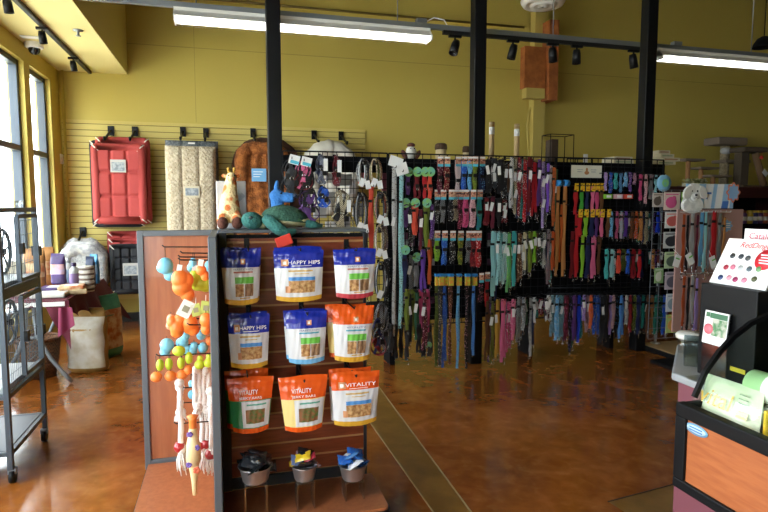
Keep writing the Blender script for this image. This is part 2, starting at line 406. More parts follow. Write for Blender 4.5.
def fluoro(xa, xb, label):
    t = thing('fluorescent_light', label, 'light', ((xa+xb)/2, RY, zr-.09), 'fluorescent lights on the rail')
    y = RY-.01; z = zr
    pr = [(y-.03, z-.002), (y+.03, z-.002), (y+.03, z-.03), (y+.085, z-.085), (y-.085, z-.085), (y-.03, z-.03)]
    MB().prism(pr, lambda a, b, c: V((xa+c, a, b)), xb-xa).build('reflector', refl_m, t)
    for dy in (-.045, .045): MB().cyl((xa+.02, y+dy, z-.1), (xb-.02, y+dy, z-.1), .019, 10).build('tube', tube_m, t)
    for x in (xa, xb-.012): MB().prism([(y-.088, z-.122), (y+.088, z-.122), (y+.088, z-.08), (y+.035, z-.025), (y-.035, z-.025), (y-.088, z-.08)], lambda a, b, c: V((x+c, a, b)), .012).build('end_cap', refl_m, t)
    d = MB().bx(xa+.015, xb-.015, y-.084, y+.084, z-.124, z-.121); d.build('diffuser', glass('prismatic_lens', 'ffffff', .05, .3), t)
xa = at(174,15,RY).x; xb = at(429,33,RY).x
fluoro(xa, xb, 'lit fluorescent tube light hung over the hanging pet beds')
xc = at(656,62,RY).x
fluoro(xc, xc+(xb-xa), 'lit fluorescent tube light beyond the black post near the card rack')
# junction boxes on top of the rail
for px, l in ((421, 'small grey junction box on the rail over the first tube light'), (677, 'small grey junction box on the rail over the second tube light')):
    q = at(px, 30, RY); o = MB().bx(q.x-.05, q.x+.05, RY-.03, RY+.03, zr+.046, zr+.085).build('junction_box', strut_m, bevel=.004); tag(o, l, 'junction box', 'rail junction boxes')
o = MB().tube([at(424,25,RY)+V((0,0,.02)), at(434,21,RY)+V((0,0,.03)), at(444,22,RY)+V((0,0,.02)), (at(447,26,RY).x, RY, zr+.05)], .006, 6).build('cable', white); tag(o, 'pale cable looping from the rail junction box to the black track', 'cable')
q = at(543, 3, 6.5)
t = thing('ceiling_vent', 'round white ringed air vent hanging from the ceiling', 'vent', (q.x, 6.5, q.z))
ring = [(.02,-.05),(.06,-.06),(.07,-.02),(.10,-.05),(.15,-.05),(.16,-.01),(.19,-.035),(.24,-.03),(.26,.0),(.27,.03),(.24,.04),(.15,.06),(.15,.12)]
MB().lathe(ring, q, 32).build('diffuser_rings', white, t); MB().cyl(q+V((0,0,.08)), (q.x, 6.5, CZ), .15, 24).build('duct', mat('dull_duct', '8d8a72', .5, .4), t)
q = at(764, 42, 6.0)
t = thing('pendant_lamp', 'small dark dome pendant lamp hanging near the rear wall', 'lamp', (q.x, 6, q.z))
MB().lathe([(.13,-.07),(.12,-.02),(.08,.04),(.03,.07),(.0,.08)], q, 24).build('lamp_shade', blackm, t); MB().cyl(q+V((0,0,.07)), (q.x, 6, CZ), .006, 6).build('cord', blackm, t)
o = MB().tube([at(592,0,6.2), at(575,26,6.2), at(570,36,6.2)], .006, 6)
# soffit: track with three heads, security dome, sprinkler, detector
tx = -1.56
t = thing('soffit_track', 'black lamp track running along the yellow soffit over the windows', 'track', (tx, 5.5, SOF_Z-.03))
yend = atz(90,71,SOF_Z).y; tx = atz(90,71,SOF_Z).x
t.location = (tx, 5.5, SOF_Z-.03)
MB().bx(tx-.018, tx+.018, 2.0, yend, SOF_Z-.034, SOF_Z-.001).build('bar', track_m, t)
for i, (px, py) in enumerate(((73,56), (42,27), (7,-8))):
    d = ray(px, py); y = (tx/d.x)*d.y
    s = spot((tx, y, SOF_Z-.034), (.1, .1, -1), 'black track spotlight on the soffit track, %s from the rear wall' % ordn(i), 'soffit spotlights', 1.0)
p = atz(34,43,SOF_Z)
t = thing('security_camera', 'white dome security camera under the soffit by the windows', 'camera', (p.x, p.y, SOF_Z-.11))
MB().lathe([(.085,0),(.085,-.045),(.07,-.055),(0,-.055)], (p.x,p.y,SOF_Z), 24).build('housing', white, t)
MB().lathe([(.055,-.055),(.05,-.09),(.03,-.11),(0,-.118)], (p.x,p.y,SOF_Z), 20).build('dome', mat('smoked_dome', '1c1e22', .1), t)
p = atz(78,30,SOF_Z)
t = thing('sprinkler', 'small sprinkler head in the yellow soffit', 'sprinkler', (p.x, p.y, SOF_Z-.06))
MB().lathe([(.045,0),(.045,-.008),(.012,-.012),(.012,-.045),(0,-.045)], (p.x,p.y,SOF_Z), 16).build('escutcheon', strut_m, t); MB().lathe([(.025,-.052),(.025,-.056),(0,-.056)], (p.x,p.y,SOF_Z), 12).cyl((p.x,p.y,SOF_Z-.04),(p.x,p.y,SOF_Z-.054),.006,6).build('deflector', strut_m, t)
p = atz(31,36.5,SOF_Z)
o = MB().bx(p.x-.09, p.x+.09, p.y-.04, p.y+.04, SOF_Z-.012, SOF_Z-.001).build('detector_plate', white, bevel=.004); tag(o, 'flat white plate on the soffit beside the dome camera', 'detector')
p = at(59.5,159,7.95)
o = MB().bx(p.x-.035, p.x+.035, 7.9, 7.998, p.z-.06, p.z+.06).build('wall_sensor', white, bevel=.01); tag(o, 'small white sensor box on the wall corner by the window', 'sensor')
# ================================================================== PET BEDS ON THE REAR SLATWALL
red_f = mat('red_bed_fabric', 'b24340', .75, bump=.15, bscale=25)
char_f = mat('charcoal_bed_fabric', '2c2f36', .8, bump=.15, bscale=25)
cord_w = mat('white_piping', 'e6e0d4', .6)
def slat_hook(p, label, L=.34):
    """black bracket with a faceplate, an arm and a lip"""
    p = V(p); t = thing('slatwall_hook', label, 'hook', (p.x, BY-.03, p.z), 'slatwall hooks over the beds')
    MB().bx(p.x-.035, p.x+.035, BY-.05, BY-.024, p.z-.06, p.z+.06).build('faceplate', black, t)
    MB().tube([(p.x, BY-.05, p.z), (p.x, BY-.09, p.z-.01), (p.x, BY-L, p.z-.15), (p.x, BY-L-.02, p.z-.12)], .014, 8).build('arm', black, t)
def rounded(w, h, r, n=6):
    pts = []
    for cx, cz, a0 in ((w/2-r, h/2-r, 0), (-w/2+r, h/2-r, PI/2), (-w/2+r, -h/2+r, PI), (w/2-r, -h/2+r, 1.5*PI)):
        for k in range(n+1): a = a0 + PI/2*k/n; pts.append((cx+r*math.cos(a), cz+r*math.sin(a)))
    return pts
def bolster_bed(x0, y0, x1, y1, Y, label, m, tagged=True, quilt=(3, 3), group=None):
    a, b = at(x0, y0, Y), at(x1, y1, Y); w, h = b.x-a.x, a.z-b.z; c = V(((a.x+b.x)/2, Y, (a.z+b.z)/2)); r = .060*w/.75
    t = thing('pet_bed', label, 'pet bed', (c.x, Y, b.z), group)
    nu, nv = 48, 60
    def fn(u, v):
        q = min(1, abs(math.sin(u*PI*quilt[0]))*2.2)**.6 * min(1, abs(math.sin(v*PI*quilt[1]))*2.6)**.6
        return V((c.x-w/2*.86+w*.86*u, Y-.02-.03*q, c.z-h/2*.9+h*.9*v))
    mb = MB().grid(fn, nu, nv); mb.bx(c.x-w/2*.9, c.x+w/2*.9, Y+.012, Y+.05, c.z-h/2*.92, c.z+h/2*.92)
    mb.build('cushion', m, t)
    pts = rounded(w-2*r, h-2*r, r*.45)
    MB().tube([(c.x+p[0], Y-.02+.004*math.sin(i*2.1), c.z+p[1]) for i, p in enumerate(pts)], r, 14, closed=True).build('bolster', m, t)
    mb = MB()
    for sx in (-1, 1):
        for sz in (-1, 1):
            mb.tube([(c.x+sx*(w/2-2.3*r), Y-.03, c.z+sz*(h/2-2.3*r)), (c.x+sx*(w/2-r*.9), Y-.02-r*1.05, c.z+sz*(h/2-r*.9)), (c.x+sx*(w/2-.01), Y-.03, c.z+sz*(h/2-.012))], .007, 6)
    mb.build('corner_piping', cord_w, t)
    if tagged:
        z = c.z+h*.22 if h > .8 else c.z
        MB().bx(c.x-.085, c.x+.085, Y-.066, Y-.058, z-.075, z+.075).build('paper_label', mat('grey_paper', 'bdbab4', .6), t)
        MB().bx(c.x-.07, c.x+.07, Y-.068, Y-.0665, z-.06, z+.045).build('label_print', mat('label_grey', '7d848c', .6, c2='aab0b4', noise=30), t)
    return t
bolster_bed(89, 140, 146, 227, 7.84, 'charcoal bolster pet bed hanging behind the upper red pet beds', char_f, False)
bolster_bed(95, 136.5, 153, 224, 7.70, 'red bolster pet bed showing as a rim behind the labelled red bed', red_f, False)
bolster_bed(90.5, 143, 148, 223.5, 7.56, 'red bolster pet bed with a grey paper label hung on the slatwall', red_f)
for x, y in ((111, 131), (135, 131.5)): slat_hook(at(x, y, BY-.03), 'black slatwall hook holding the red beds, %s hook from the windows' % ('first' if x < 120 else 'second'), .46)
bolster_bed(107, 231, 150, 262, 7.84, 'red pet bed hung highest behind the black mat bed', red_f, False)
bolster_bed(108, 238, 148, 272, 7.71, 'red pet bed hung just above the black mat bed', red_f, False)
bolster_bed(109, 244, 153, 293, 7.58, 'black quilted mat bed with a grey label hanging under the red beds', mat('black_bed_fabric', '1d1f25', .7, bump=.15, bscale=25), True, (4, 4))
slat_hook(at(83, 232, BY-.03), 'black slatwall hook above the pale fluffy beds', .40)
# pale fluffy beds bunched on one hook behind the table
fl = mat('pale_fluff', 'c9c9c9', .95, c2='a3a6ac', noise=22, bump=.8, bscale=70)
for k, (dx, dy, Y, l) in enumerate(((0, 0, 7.80, 'pale grey fluffy bed hanging at the back behind the table'), (1, 3, 7.61, 'pale grey fluffy bed in the middle of the bunch behind the table'), (-1, 7, 7.42, 'pale grey fluffy bed hanging foremost behind the table goods'))):
    a, b = at(59.5+dx, 238+dy, Y), at(107+dx, 296, Y); c = (a+b)/2; w, h = (b.x-a.x), a.z-b.z
    t = thing('pet_bed', l, 'pet bed', (c.x, Y, b.z), 'pale fluffy beds')
    pts = rounded(w*.8, h*.8, .16)
    MB().tube([(c.x+p[0], Y+.01*math.sin(i), c.z+p[1]) for i, p in enumerate(pts)], [.075+.012*math.sin(i*1.7) for i in range(len(pts))], 12, closed=True).build('bolster', fl, t)
    MB().grid(lambda u, v: V((c.x-w*.4+w*.8*u, Y-.02-.03*math.sin(u*PI)*math.sin(v*PI)+.008*math.sin(u*31)*math.sin(v*27), c.z-h*.4+h*.8*v)), 20, 20).build('cushion', fl, t)
# tufted oatmeal cushion bed + grey one behind
def tufted(x0, y0, x1, y1, Y, label, m, tagged):
    a, b = at(x0, y0, Y), at(x1, y1, Y); w, h = b.x-a.x, a.z-b.z; c = (a+b)/2
    t = thing('pet_bed', label, 'pet bed', (c.x, Y, b.z))
    def fn(u, v, s=1):
        e = (1-abs(2*u-1)**6)**.5*(1-abs(2*v-1)**8)**.5
        q = (.55+.45*min(1,abs(math.sin(u*PI*3))*1.6)**.6)*(.9+.1*abs(math.sin(v*PI*4)))
        rp = .007*math.sin(v*170)*math.sin(u*75)
        return V((a.x+w*u, Y-s*(.02+.075*q)*e-rp, b.z+h*v))
    mb = MB().grid(fn, 84, 110).grid(lambda u, v: fn(1-u, v, -.4), 20, 20)
    mb.build('cushion', m, t)
    if tagged:
        z = b.z + h*.63
        MB().bx(c.x-.08, c.x+.10, Y-.105, Y-.098, z-.07, z+.07).build('paper_label', mat('oat_label', 'cfc4a8', .6), t)
        MB().bx(c.x-.065, c.x+.085, Y-.107, Y-.1055, z-.045, z+.045).build('label_print', mat('label_grey'), t)
    else: MB().bx(c.x-.04, c.x+.04, Y-.1, Y-.09, b.z+h-.05, b.z+h-.03).build('care_tag', paper, t)
    return t
oat = mat('oatmeal_chenille', 'd6c8ae', .95, c2='bdac90', noise=26, bump=1.0, bscale=55)
gch = mat('grey_chenille', '80868a', .95, c2='646a70', noise=45, bump=.7, bscale=110)
tufted(165, 140, 221, 262, 7.72, 'grey tufted pet bed hanging behind the oatmeal one', gch, False)
tufted(164.5, 145.5, 218.5, 268, 7.50, 'oatmeal tufted pet bed with a small label hung above the display', oat, True)
for x, y in ((183, 132), (206, 133)): slat_hook(at(x, y, BY-.03), 'black slatwall hook over the oatmeal bed, %s hook from the red beds' % ('first' if x < 200 else 'second'), .52)
# caramel plush bed with blue label, dark oval bed behind
def plush_oval(x0, y0, x1, y1, Y, label, m, rim, rad, mr=None):
    a, b = at(x0, y0, Y), at(x1, y1, Y); w, h = b.x-a.x, a.z-b.z; c = (a+b)/2
    t = thing('pet_bed', label, 'pet bed', (c.x, Y, b.z))
    pts = rounded(w-2*rim, h-2*rim, rad, 8)
    MB().tube([(c.x+p[0], Y-.02+.006*math.sin(i*1.9), c.z+p[1]) for i, p in enumerate(pts)], [rim*(1+.08*math.sin(i*2.3)) for i in range(len(pts))], 14, closed=True).build('bolster', mr or m, t)
    def fn(u, v):
        d = .012*math.sin(u*23+v*7)+.01*math.sin(v*31-u*5)
        return V((c.x+w*.86*(u-.5)*(1-abs(2*v-1)**3.5)**.35, Y-.03-.05*math.sin(u*PI)*math.sin(v*PI)-d, c.z-h*.44+h*.88*v))
    MB().grid(fn, 30, 40).build('cushion', m, t)
    return t, c, w, h
car = mat('caramel_plush', 'a3602a', .95, c2='7c441a', noise=16, bump=.9, bscale=60)
plush_oval(231, 137, 302, 262, 7.76, 'dark oval bed with a caramel rim hanging behind the caramel plush bed', mat('dark_plush', '2a2422', .9), .07, .30, mat('brown_rim', '4a2e1c', .9))
t, c, w, h = plush_oval(234.5, 141.5, 291, 262, 7.55, 'caramel plush bed with a blue label hanging behind the giraffe toy', car, .08, .14)
z = at(259, 175, 7.42).z; x = at(259, 175, 7.42).x
MB().bx(x-.09, x+.09, 7.42, 7.427, z-.08, z+.08).build('paper_label', mat('blue_label', '6fa9d6', .6), t)
for k in range(3): MB().bx(x-.07, x+.05-.02*k, 7.4165, 7.419, z+.035-.03*k, z+.043-.03*k).build('label_line', paper, t)
slat_hook(at(253, 133, BY-.03), 'black slatwall hook above the caramel bed', .44)
wf = mat('white_plush', 'd9d4c8', .95, c2='cac5b8', noise=6, bump=.3, bscale=40)
plush_oval(300, 139, 359, 215, 7.60, 'white plush pet bed hung above the harness rack', wf, .13, .26)
for x, y in ((314, 135), (341, 136)): slat_hook(at(x, y, BY-.03), 'black slatwall hook over the white bed, %s hook from the caramel bed' % ('first' if x < 320 else 'second'), .44)

# ================================================================== TABLE, GOODS AND FOOD SACKS BY THE WINDOW
TX, TY0, TY1, TZ = -1.27, 5.10, 6.50, .74
t = thing('folding_table', 'folding table with grey bent legs under the maroon cloth by the window', 'table', (-1.58, 5.8, 0))
MB().bx(-1.88, TX, TY0, TY1, TZ-.045, TZ-.01).build('tabletop', mat('pale_plastic', 'd2d2ce', .5), t)
lg = mat('grey_leg_paint', '848a90', .4, .3)
for y in (TY0+.22, TY1-.22):
    MB().tube([(-1.575, y+.05, TZ-.05), (-1.55, y+.02, .42), (-1.45, y, .22), (-1.33, y-.02, .06), (-1.29, y-.02, .015)], .017, 8).tube([(-1.625, y+.05, TZ-.05), (-1.64, y+.02, .42), (-1.72, y, .22), (-1.82, y-.02, .06), (-1.86, y-.02, .015)], .017, 8).tube([(-1.66, y+.02, .40), (-1.53, y+.02, .40)], .014, 8).build('leg', lg, t)
cl = MB()
cl.grid(lambda u, v: V((-1.88+(TX+.012+1.88)*u, TY0+.02+(TY1-TY0)*v, TZ+.004*math.sin(v*9))), 4, 10)
def side(u, v):      # hanging side with folds and a drooping far corner
    y = TY0+.03+(TY1-TY0+.05)*u; dr = (.10+.34*u+.03*math.sin(u*20))
    return V((TX+.014+.03*v+.20*v*u*u+.022*v*math.sin(u*26), y+.07*v*u, TZ-dr*v))
cl.grid(side, 60, 10)
cl.grid(lambda u, v: V((-1.7+(TX+.03+1.7)*u, TY0+.01-.015*math.sin(u*19)*v, TZ-(.05+.36*max(0, u-.62)/.38)*v)), 40, 8)
o = cl.build('tablecloth', maroon); tag(o, 'maroon cloth draped over the folding table and hanging down its side', 'tablecloth')
q = atz(33, 345, .0); bk = thing('wicker_basket', 'brown woven basket on the floor under the table, seen through the cage', 'basket', (-1.62, 5.6, 0))
wk = mat('wicker', '7a5232', .8, c2='4e3420', noise=60, kind='checker', bump=.5, bscale=60)
MB().lathe([(0,.004),(.13,.004),(.16,.16),(.18,.34),(.17,.34),(.15,.16),(.12,.02),(0,.02)], (-1.62,5.6,0), 24).build('woven_body', wk, bk); MB().tube([(-1.62+.178*math.cos(a*PI/12), 5.6+.178*math.sin(a*PI/12), .345) for a in range(24)], .012, 8, closed=True).build('rim', wk, bk)
# goods on the table (z = TZ)
def sack(name, label, x, y, z, w, d, h, m, m2, cat='bag', rot=0, group=None, band=(.35,.7), gus=.02):
    """stand-up filled sack: bulging body with a pinched top seam and a printed band"""
    t = thing(name, label, cat, (x, y, z), group); R = Matrix.Rotation(rot, 3, 'Z')
    def shell(s):
        def fn(u, v):
            a = 2*PI*u; fl = max(.0, 1-max(0, (v-.72)/.28)**1.2); ro = min(1, (v/.06)**.5 if v < .06 else 1)
            cx, sx = math.cos(a), math.sin(a); px = abs(cx)**.6*math.copysign(1, cx); py = abs(sx)**.75*math.copysign(1, sx)
            return V((x, y, z)) + R @ V((w/2*px*(.86+.14*ro)*s*(1+.03*math.sin(v*17+a*2)), d/2*py*(fl*.95+.05)*(.75+.25*ro)*s*(1+.05*math.sin(v*11+a*3)), h*v))
        return fn
    MB().grid(shell(1), 28, 24).build('sack_body', m, t)
    f = shell(1.012); MB().grid(lambda u, v: f(.55+.4*u, band[0]+(band[1]-band[0])*v), 14, 10).build('printed_panel', m2, t)
    mb = MB(); mb.box(V((x, y, z+h+.006)), (w*.9, .012, .025), 0, R); mb.build('top_seam', m, t)
    return t
gold = mat('gold_sack', 'b08a48', .5, c2='8d6a30', noise=7); whit = mat('white_sack', 'dcd8cc', .5, c2='c9bfa6', noise=9)
grn = mat('green_sack', '4d9a78', .5, c2='3a8264', noise=6); crm = mat('cream_print', 'd8c49a', .55, c2='b56a3c', noise=12)
pur = mat('purple_pack', '4a2f6e', .45, c2='352050', noise=10); lil = mat('pale_lilac_print', 'b6a6c8', .5, c2='d49a7c', noise=12)
kraft = mat('kraft_pack', 'b9844a', .55, c2='9c6a34', noise=8)
q = atz(78, 374, 0)
sack('food_sack', 'large white and gold food sack standing on the floor under the table', q.x+.07, q.y+.10, 0, .34, .20, .56, gold, whit, 'pet food', -.25, None, (.08,.9))
q = atz(95, 360, 0)
sack('food_sack', 'green and cream food sack leaning behind the white and gold sack', q.x+.09, q.y+.12, 0, .32, .17, .60, grn, crm, 'pet food', .9, None, (.15,.8))
o = MB().grid(lambda u, v: V((at(66,316,5.06).x-.05+.10*u+.03*v*(u-.5), 5.055-.012*math.sin(u*8), .69-.24*v*(.6+.4*(1-u)))), 14, 8).build('folded_cloth', mat('plum_cloth', '7a2444', .8)); tag(o, 'plum cloth end hanging off the table corner above the white sack', 'cloth')
sack('treat_pouch', 'tall purple treat pouch standing on the table', at(59,283,5.6).x, 5.6, TZ+.075, .12, .08, .25, pur, lil, 'pouch', -.2)
sack('treat_pouch', 'tan kraft treat pouch seen behind the cage post near the window', at(44,283,5.9).x, 5.95, TZ, .17, .1, .36, kraft, crm, 'pouch', .1)
sack('treat_pouch', 'tan kraft treat pouch seen through the cage door', at(26,283,5.5).x, 5.75, TZ, .17, .1, .36, kraft, crm, 'pouch', 0)
sack('treat_pouch', 'pale flowered treat pouch seen through the cage beside the wheel', at(14,283,5.4).x, 5.45, TZ, .15, .09, .28, whit, crm, 'pouch', .2)
def bottle(x, y, r, h, m, label, capm, mband=None):
    t = thing('bottle', label, 'bottle', (x, y, TZ)); MB().lathe([(0,0),(r,.002),(r,h*.68),(r*.8,h*.78),(r*.4,h*.84),(r*.4,h*.9),(0,h*.9)], (x,y,TZ), 18).build('bottle_body', m, t)
    MB().lathe([(r*.5,h*.87),(r*.5,h),(0,h)], (x,y,TZ), 14).build('cap', capm, t)
    MB().lathe([(r*1.01,h*.15),(r*1.01,h*.6)], (x,y,TZ), 18).build('wrap_label', mband, t)
bottle(at(68,283,6.0).x, 6.0, .045, .27, mat('white_bottle','d9dde0',.35), 'white bottle with a pale blue label on the table', white, mat('pale_blue','9fc0dc',.5))
bottle(at(76,283,5.85).x, 5.8, .042, .24, mat('white_bottle'), 'white bottle with a lilac label on the table', pur, mat('lilac_l','a58cc4',.5))
for k in range(5):      # stacked tubs, each with a rim
    x = at(87,285,5.6).x; z = TZ+.045*k; t = thing('plastic_tub', 'white plastic tub, %s up in the stack of tubs on the table' % ordn(k), 'tub', (x, 5.6, z), 'stacked tubs on the table')
    MB().lathe([(0,0),(.058,.001),(.062,.040),(.066,.041),(.066,.0445),(0,.0445)], (x,5.6,z), 20).build('tub_body', mat('tub_white', 'd6d4cc', .4), t)
    MB().lathe([(.0605,.012),(.0625,.030)], (x,5.6,z), 20).build('tub_band', mat('tub_band', '6a5a50', .5), t)
sack('treat_pouch', 'blue treat pouch with a pale panel at the far end of the table', at(96,280,6.2).x, 6.15, TZ, .09, .07, .27, mat('blue_pack','3f86b8',.4), mat('pale_blue'), 'pouch', -.5)
sack('treat_pouch', 'dark navy treat pouch behind the stacked tubs', at(91,280,5.88).x, 5.88, TZ, .08, .06, .27, mat('navy_pack','22304e',.4), lil, 'pouch', -.2)
flat = [('purple flat pack lying on the table under the tall purple pouch', 56, 5.5, .24, .2, .06, pur, 0), ('pale flat pack lying on the table by its near edge', 50, 5.3, .26, .18, .04, mat('pale_pack','c8c6bc',.5), 0), ('brown flat pack lying on the table beside the purple one', 72, 5.45, .22, .2, .045, mat('brown_pack','7c5238',.5, c2='c9b48c', noise=9), .3), ('cream flat pack lying on the brown pack', 72, 5.45, .2, .17, .035, crm, .1)]
for i, (l, px, Y, w, d, h, m, rz) in enumerate(flat):
    x = at(px, 290, Y).x; z = TZ + (.045 if i == 3 else .006); t = thing('flat_pack', l, 'pack', (x, Y, z))
    MB().box((x, Y, z+h/2), (w, d, h), 0, Matrix.Rotation(rz, 3, 'Z')).build('pack_body', m, t, bevel=.012)
    MB().box((x, Y, z+h+.001), (w*.5, d*.6, .002), 0, Matrix.Rotation(rz, 3, 'Z')).build('label_panel', paper, t)

# ================================================================== TWO-STOREY ANIMAL CAGE ON CASTERS
CX, CX0, CY0, CY1, CT = -1.15, -1.80, 3.42, 4.03, 1.49
ct = mat('cage_enamel', '4a535c', .4, .4); wire_m = mat('cage_wire', '50585e', .4, .5)
t = thing('animal_cage', 'dark two storey small animal cage on casters beside the window', 'cage', (-1.47, 3.78, 0))
fr_ = MB(); s = .028
for x in (CX0, CX):
    for y in (CY0, CY1): fr_.bx(x-s/2, x+s/2, y-s/2, y+s/2, .08, CT)
for z in (.17, .48, 1.04, CT-.014):
    s2 = s/2-.0015
    for x in (CX0, CX): fr_.bx(x-s2, x+s2, CY0, CY1, z-s2, z+s2)
    for y in (CY0, CY1): fr_.bx(CX0, CX, y-s2, y+s2, z-s2+.0004, z+s2-.0004)
fr_.bx(CX-s/2+.003, CX+s/2-.003, CY0+.02, CY1-.02, 1.0, 1.06)
fr_.build('frame', ct, t, bevel=.003)
w = MB()
n = 22
for i in range(1, n):                        # vertical and horizontal bars on the four sides
    y = CY0+(CY1-CY0)*i/n
    for x in (CX0, CX): w.bx(x-.001, x+.001, y-.001, y+.001, .48, CT)
for i in range(1, 20):
    x = CX0+(CX-CX0)*i/20
    for y in (CY0, CY1): w.bx(x-.001, x+.001, y-.001, y+.001, .48, CT)
for k in range(12):
    z = .5+k*.083
    for x in (CX0, CX): w.bx(x-.0012, x+.0012, CY0, CY1, z-.0012, z+.0012)
    for y in (CY0, CY1): w.bx(CX0, CX, y-.0012, y+.0012, z-.0012, z+.0012)
w.build('wire_bars', wire_m, t)
for z0, z1 in ((.54, .98), (1.08, CT-.05)):   # framed doors in the long side
    d = MB(); y0, y1, x = 3.66, 3.99, CX+.018; b = .011
    d.bx(x-b, x+b, y0-b, y0+b, z0, z1).bx(x-b, x+b, y1-b, y1+b, z0, z1).bx(x-b, x+b, y0, y1, z0-b, z0+b).bx(x-b, x+b, y0, y1, z1-b, z1+b)
    do = d.build('door', ct, t); MB().bx(x+.01, x+.03, y0-.02, y0+.02, (z0+z1)/2-.03, (z0+z1)/2+.03).build('latch', black, do)
for z in (.25, .75): MB().bx(CX-.02, CX+.025, CY1-.012, CY1+.03, z+.44, z+.5).build('hinge', black, t)
for z, l in ((.49, 'lower_tray'), (1.05, 'upper_tray')): MB().bx(CX0+.02, CX-.02, CY0+.02, CY1-.02, z, z+.03).build(l, mat('tray_grey', '9aa0a2', .4), t)
MB().bx(CX0+.02, CX-.02, CY0+.02, CY1-.02, .165, .18).build('storage_shelf', ct, t)
for x in (CX0, CX):
    for y in (CY0+.02, CY1-.02):
        c_ = MB().cyl((x-.012,y,.035), (x+.012,y,.035), .035, 16).build('caster', black, t); MB().bx(x-.02, x+.02, y-.012, y+.012, .05, .085).build('caster_fork', strut_m, c_)
def wheel(y, z, r, label):
    t = thing('exercise_wheel', label, 'wheel', (-1.32, y, z-r)); x = -1.32
    ring = [V((x, y+r*math.cos(a*2*PI/40), z+r*math.sin(a*2*PI/40))) for a in range(40)]
    MB().tube(ring, .011, 8, closed=True).build('rim', mat('wheel_plastic','4e5a66',.4), t)
    MB().prism([(y+r*.97*math.cos(a*2*PI/32), z+r*.97*math.sin(a*2*PI/32)) for a in range(32)], lambda a, b, c: V((x-.06-c, a, b)), .006).build('back_disc', MATS.get('white_disc') or translucent('white_disc', 'e0e2e4'), t)
    mb = MB()
    for k in range(3): a = k*PI/3+.2; mb.tube([(x, y-r*math.cos(a), z-r*math.sin(a)), (x, y+r*math.cos(a), z+r*math.sin(a))], .006, 6)
    mb.build('spokes', mat('wheel_plastic'), t); MB().cyl((x-.06,y,z), (x+.02,y,z), .02, 10).build('hub', black, t)
wy = -1.32
wheel(atx(2,252,-1.32).y, atx(2,252,-1.32).z, .135, 'round running wheel hanging in the upper storey of the cage')
wheel(atx(9,322,-1.32).y, atx(9,322,-1.32).z, .135, 'round running wheel hanging in the lower storey of the cage')
o = MB().lathe([(0,0),(.05,0),(.062,.04),(.058,.04),(.047,.006),(0,.006)], (CX-.08, 3.92, CT), 18).build('bowl', acryl); tag(o, 'small clear bowl standing on top of the cage', 'bowl')
# ================================================================== SLATWALL GONDOLA
GT = 1.372
t = thing('gondola_display', 'cherry wood slatwall display stand holding the treat bags and the hanging toys', 'display stand', (.1, 2.85, 0))
gond = t
MB().bx(-.074, -.041, 2.43, 3.22, .03, GT).build('divider_panel', grey_fr, t, bevel=.003)
MB().bx(-.0755, -.074, 2.46, 3.18, .15, GT-.03).build('divider_face', cherry, t)
MB().bx(-.42, -.08, 3.195, 3.215, .13, GT-.03).build('side_panel', cherry, t)
m_ = MB(); m_.bx(-.445, -.415, 3.18, 3.23, .10, GT).bx(-.416, -.074, 3.1805, 3.2295, GT-.03, GT-.0005).bx(-.416, -.074, 3.1805, 3.2295, .1005, .15); m_.build('side_frame', grey_fr, t, bevel=.003)
mb = MB(); z = .19; PY = 2.78
while z < GT-.03:
    z1 = min(z+.066, GT-.026); mb.bx(.0, .652, PY, PY+.012, z, z1); z += .0762
mb.build('slat_panel', cherry_d, t)
mb = MB(); z = .19-.0102
while z < GT-.03:
    mb.bx(.0, .652, PY+.003, PY+.014, z, z+.0102); z += .0762
mb.build('groove_inserts', groove, t)
MB().bx(.0, .652, PY+.014, PY+.05, .13, GT-.01).build('core_board', blackm, t)
mb = MB(); mb.bx(-.041, .0, PY-.02, PY+.06, .13, GT-.002).bx(.652, .668, PY-.006, PY+.06, .05, GT-.002).bx(-.041, .668, PY-.008, PY+.02, .13, .185); mb.build('panel_frame', dark_fr, t, bevel=.002)
mb = MB()
for k in range(36): mb.bx(.6685, .6695, PY+.005, PY+.011, .2+k*.032, .217+k*.032)
mb.build('upright_slots', blackm, t)
mb = MB(); mb.bx(-.041, .668, PY-.01, 3.05, GT-.001, GT+.014); mb.build('top_board', grey_fr, t, bevel=.003)
def deck(x0, x1, y0, y1, name, r=.03):
    def rc(cx, cy, a): return [(cx+r*math.cos(a+k*PI/12), cy+r*math.sin(a+k*PI/12)) for k in range(7)]
    poly = rc(x0+r, y0+r, PI) + rc(x1-r, y0+r, 1.5*PI) + [(x1, y1), (x0, y1)]
    MB().prism(poly, lambda a, b, c: V((a, b, .10+c)), .03).build(name, cherry, t, bevel=.002)
    q = .006; poly2 = [(a+(q if a > (x0+x1)/2 else -q), b-(q if b < y1-.01 else 0)) for a, b in poly]
    MB().prism(poly2, lambda a, b, c: V((a, b, .085+c)), .032).build(name+'_bumper', black, t)
    MB().bx(x0+.04, x1-.04, y0+.05, y1, .0, .086).build('plinth', blackm, t)
deck(-.43, -.0745, 2.30, 3.18, 'side_deck'); deck(-.0405, .690, 2.42, PY-.009, 'front_deck')
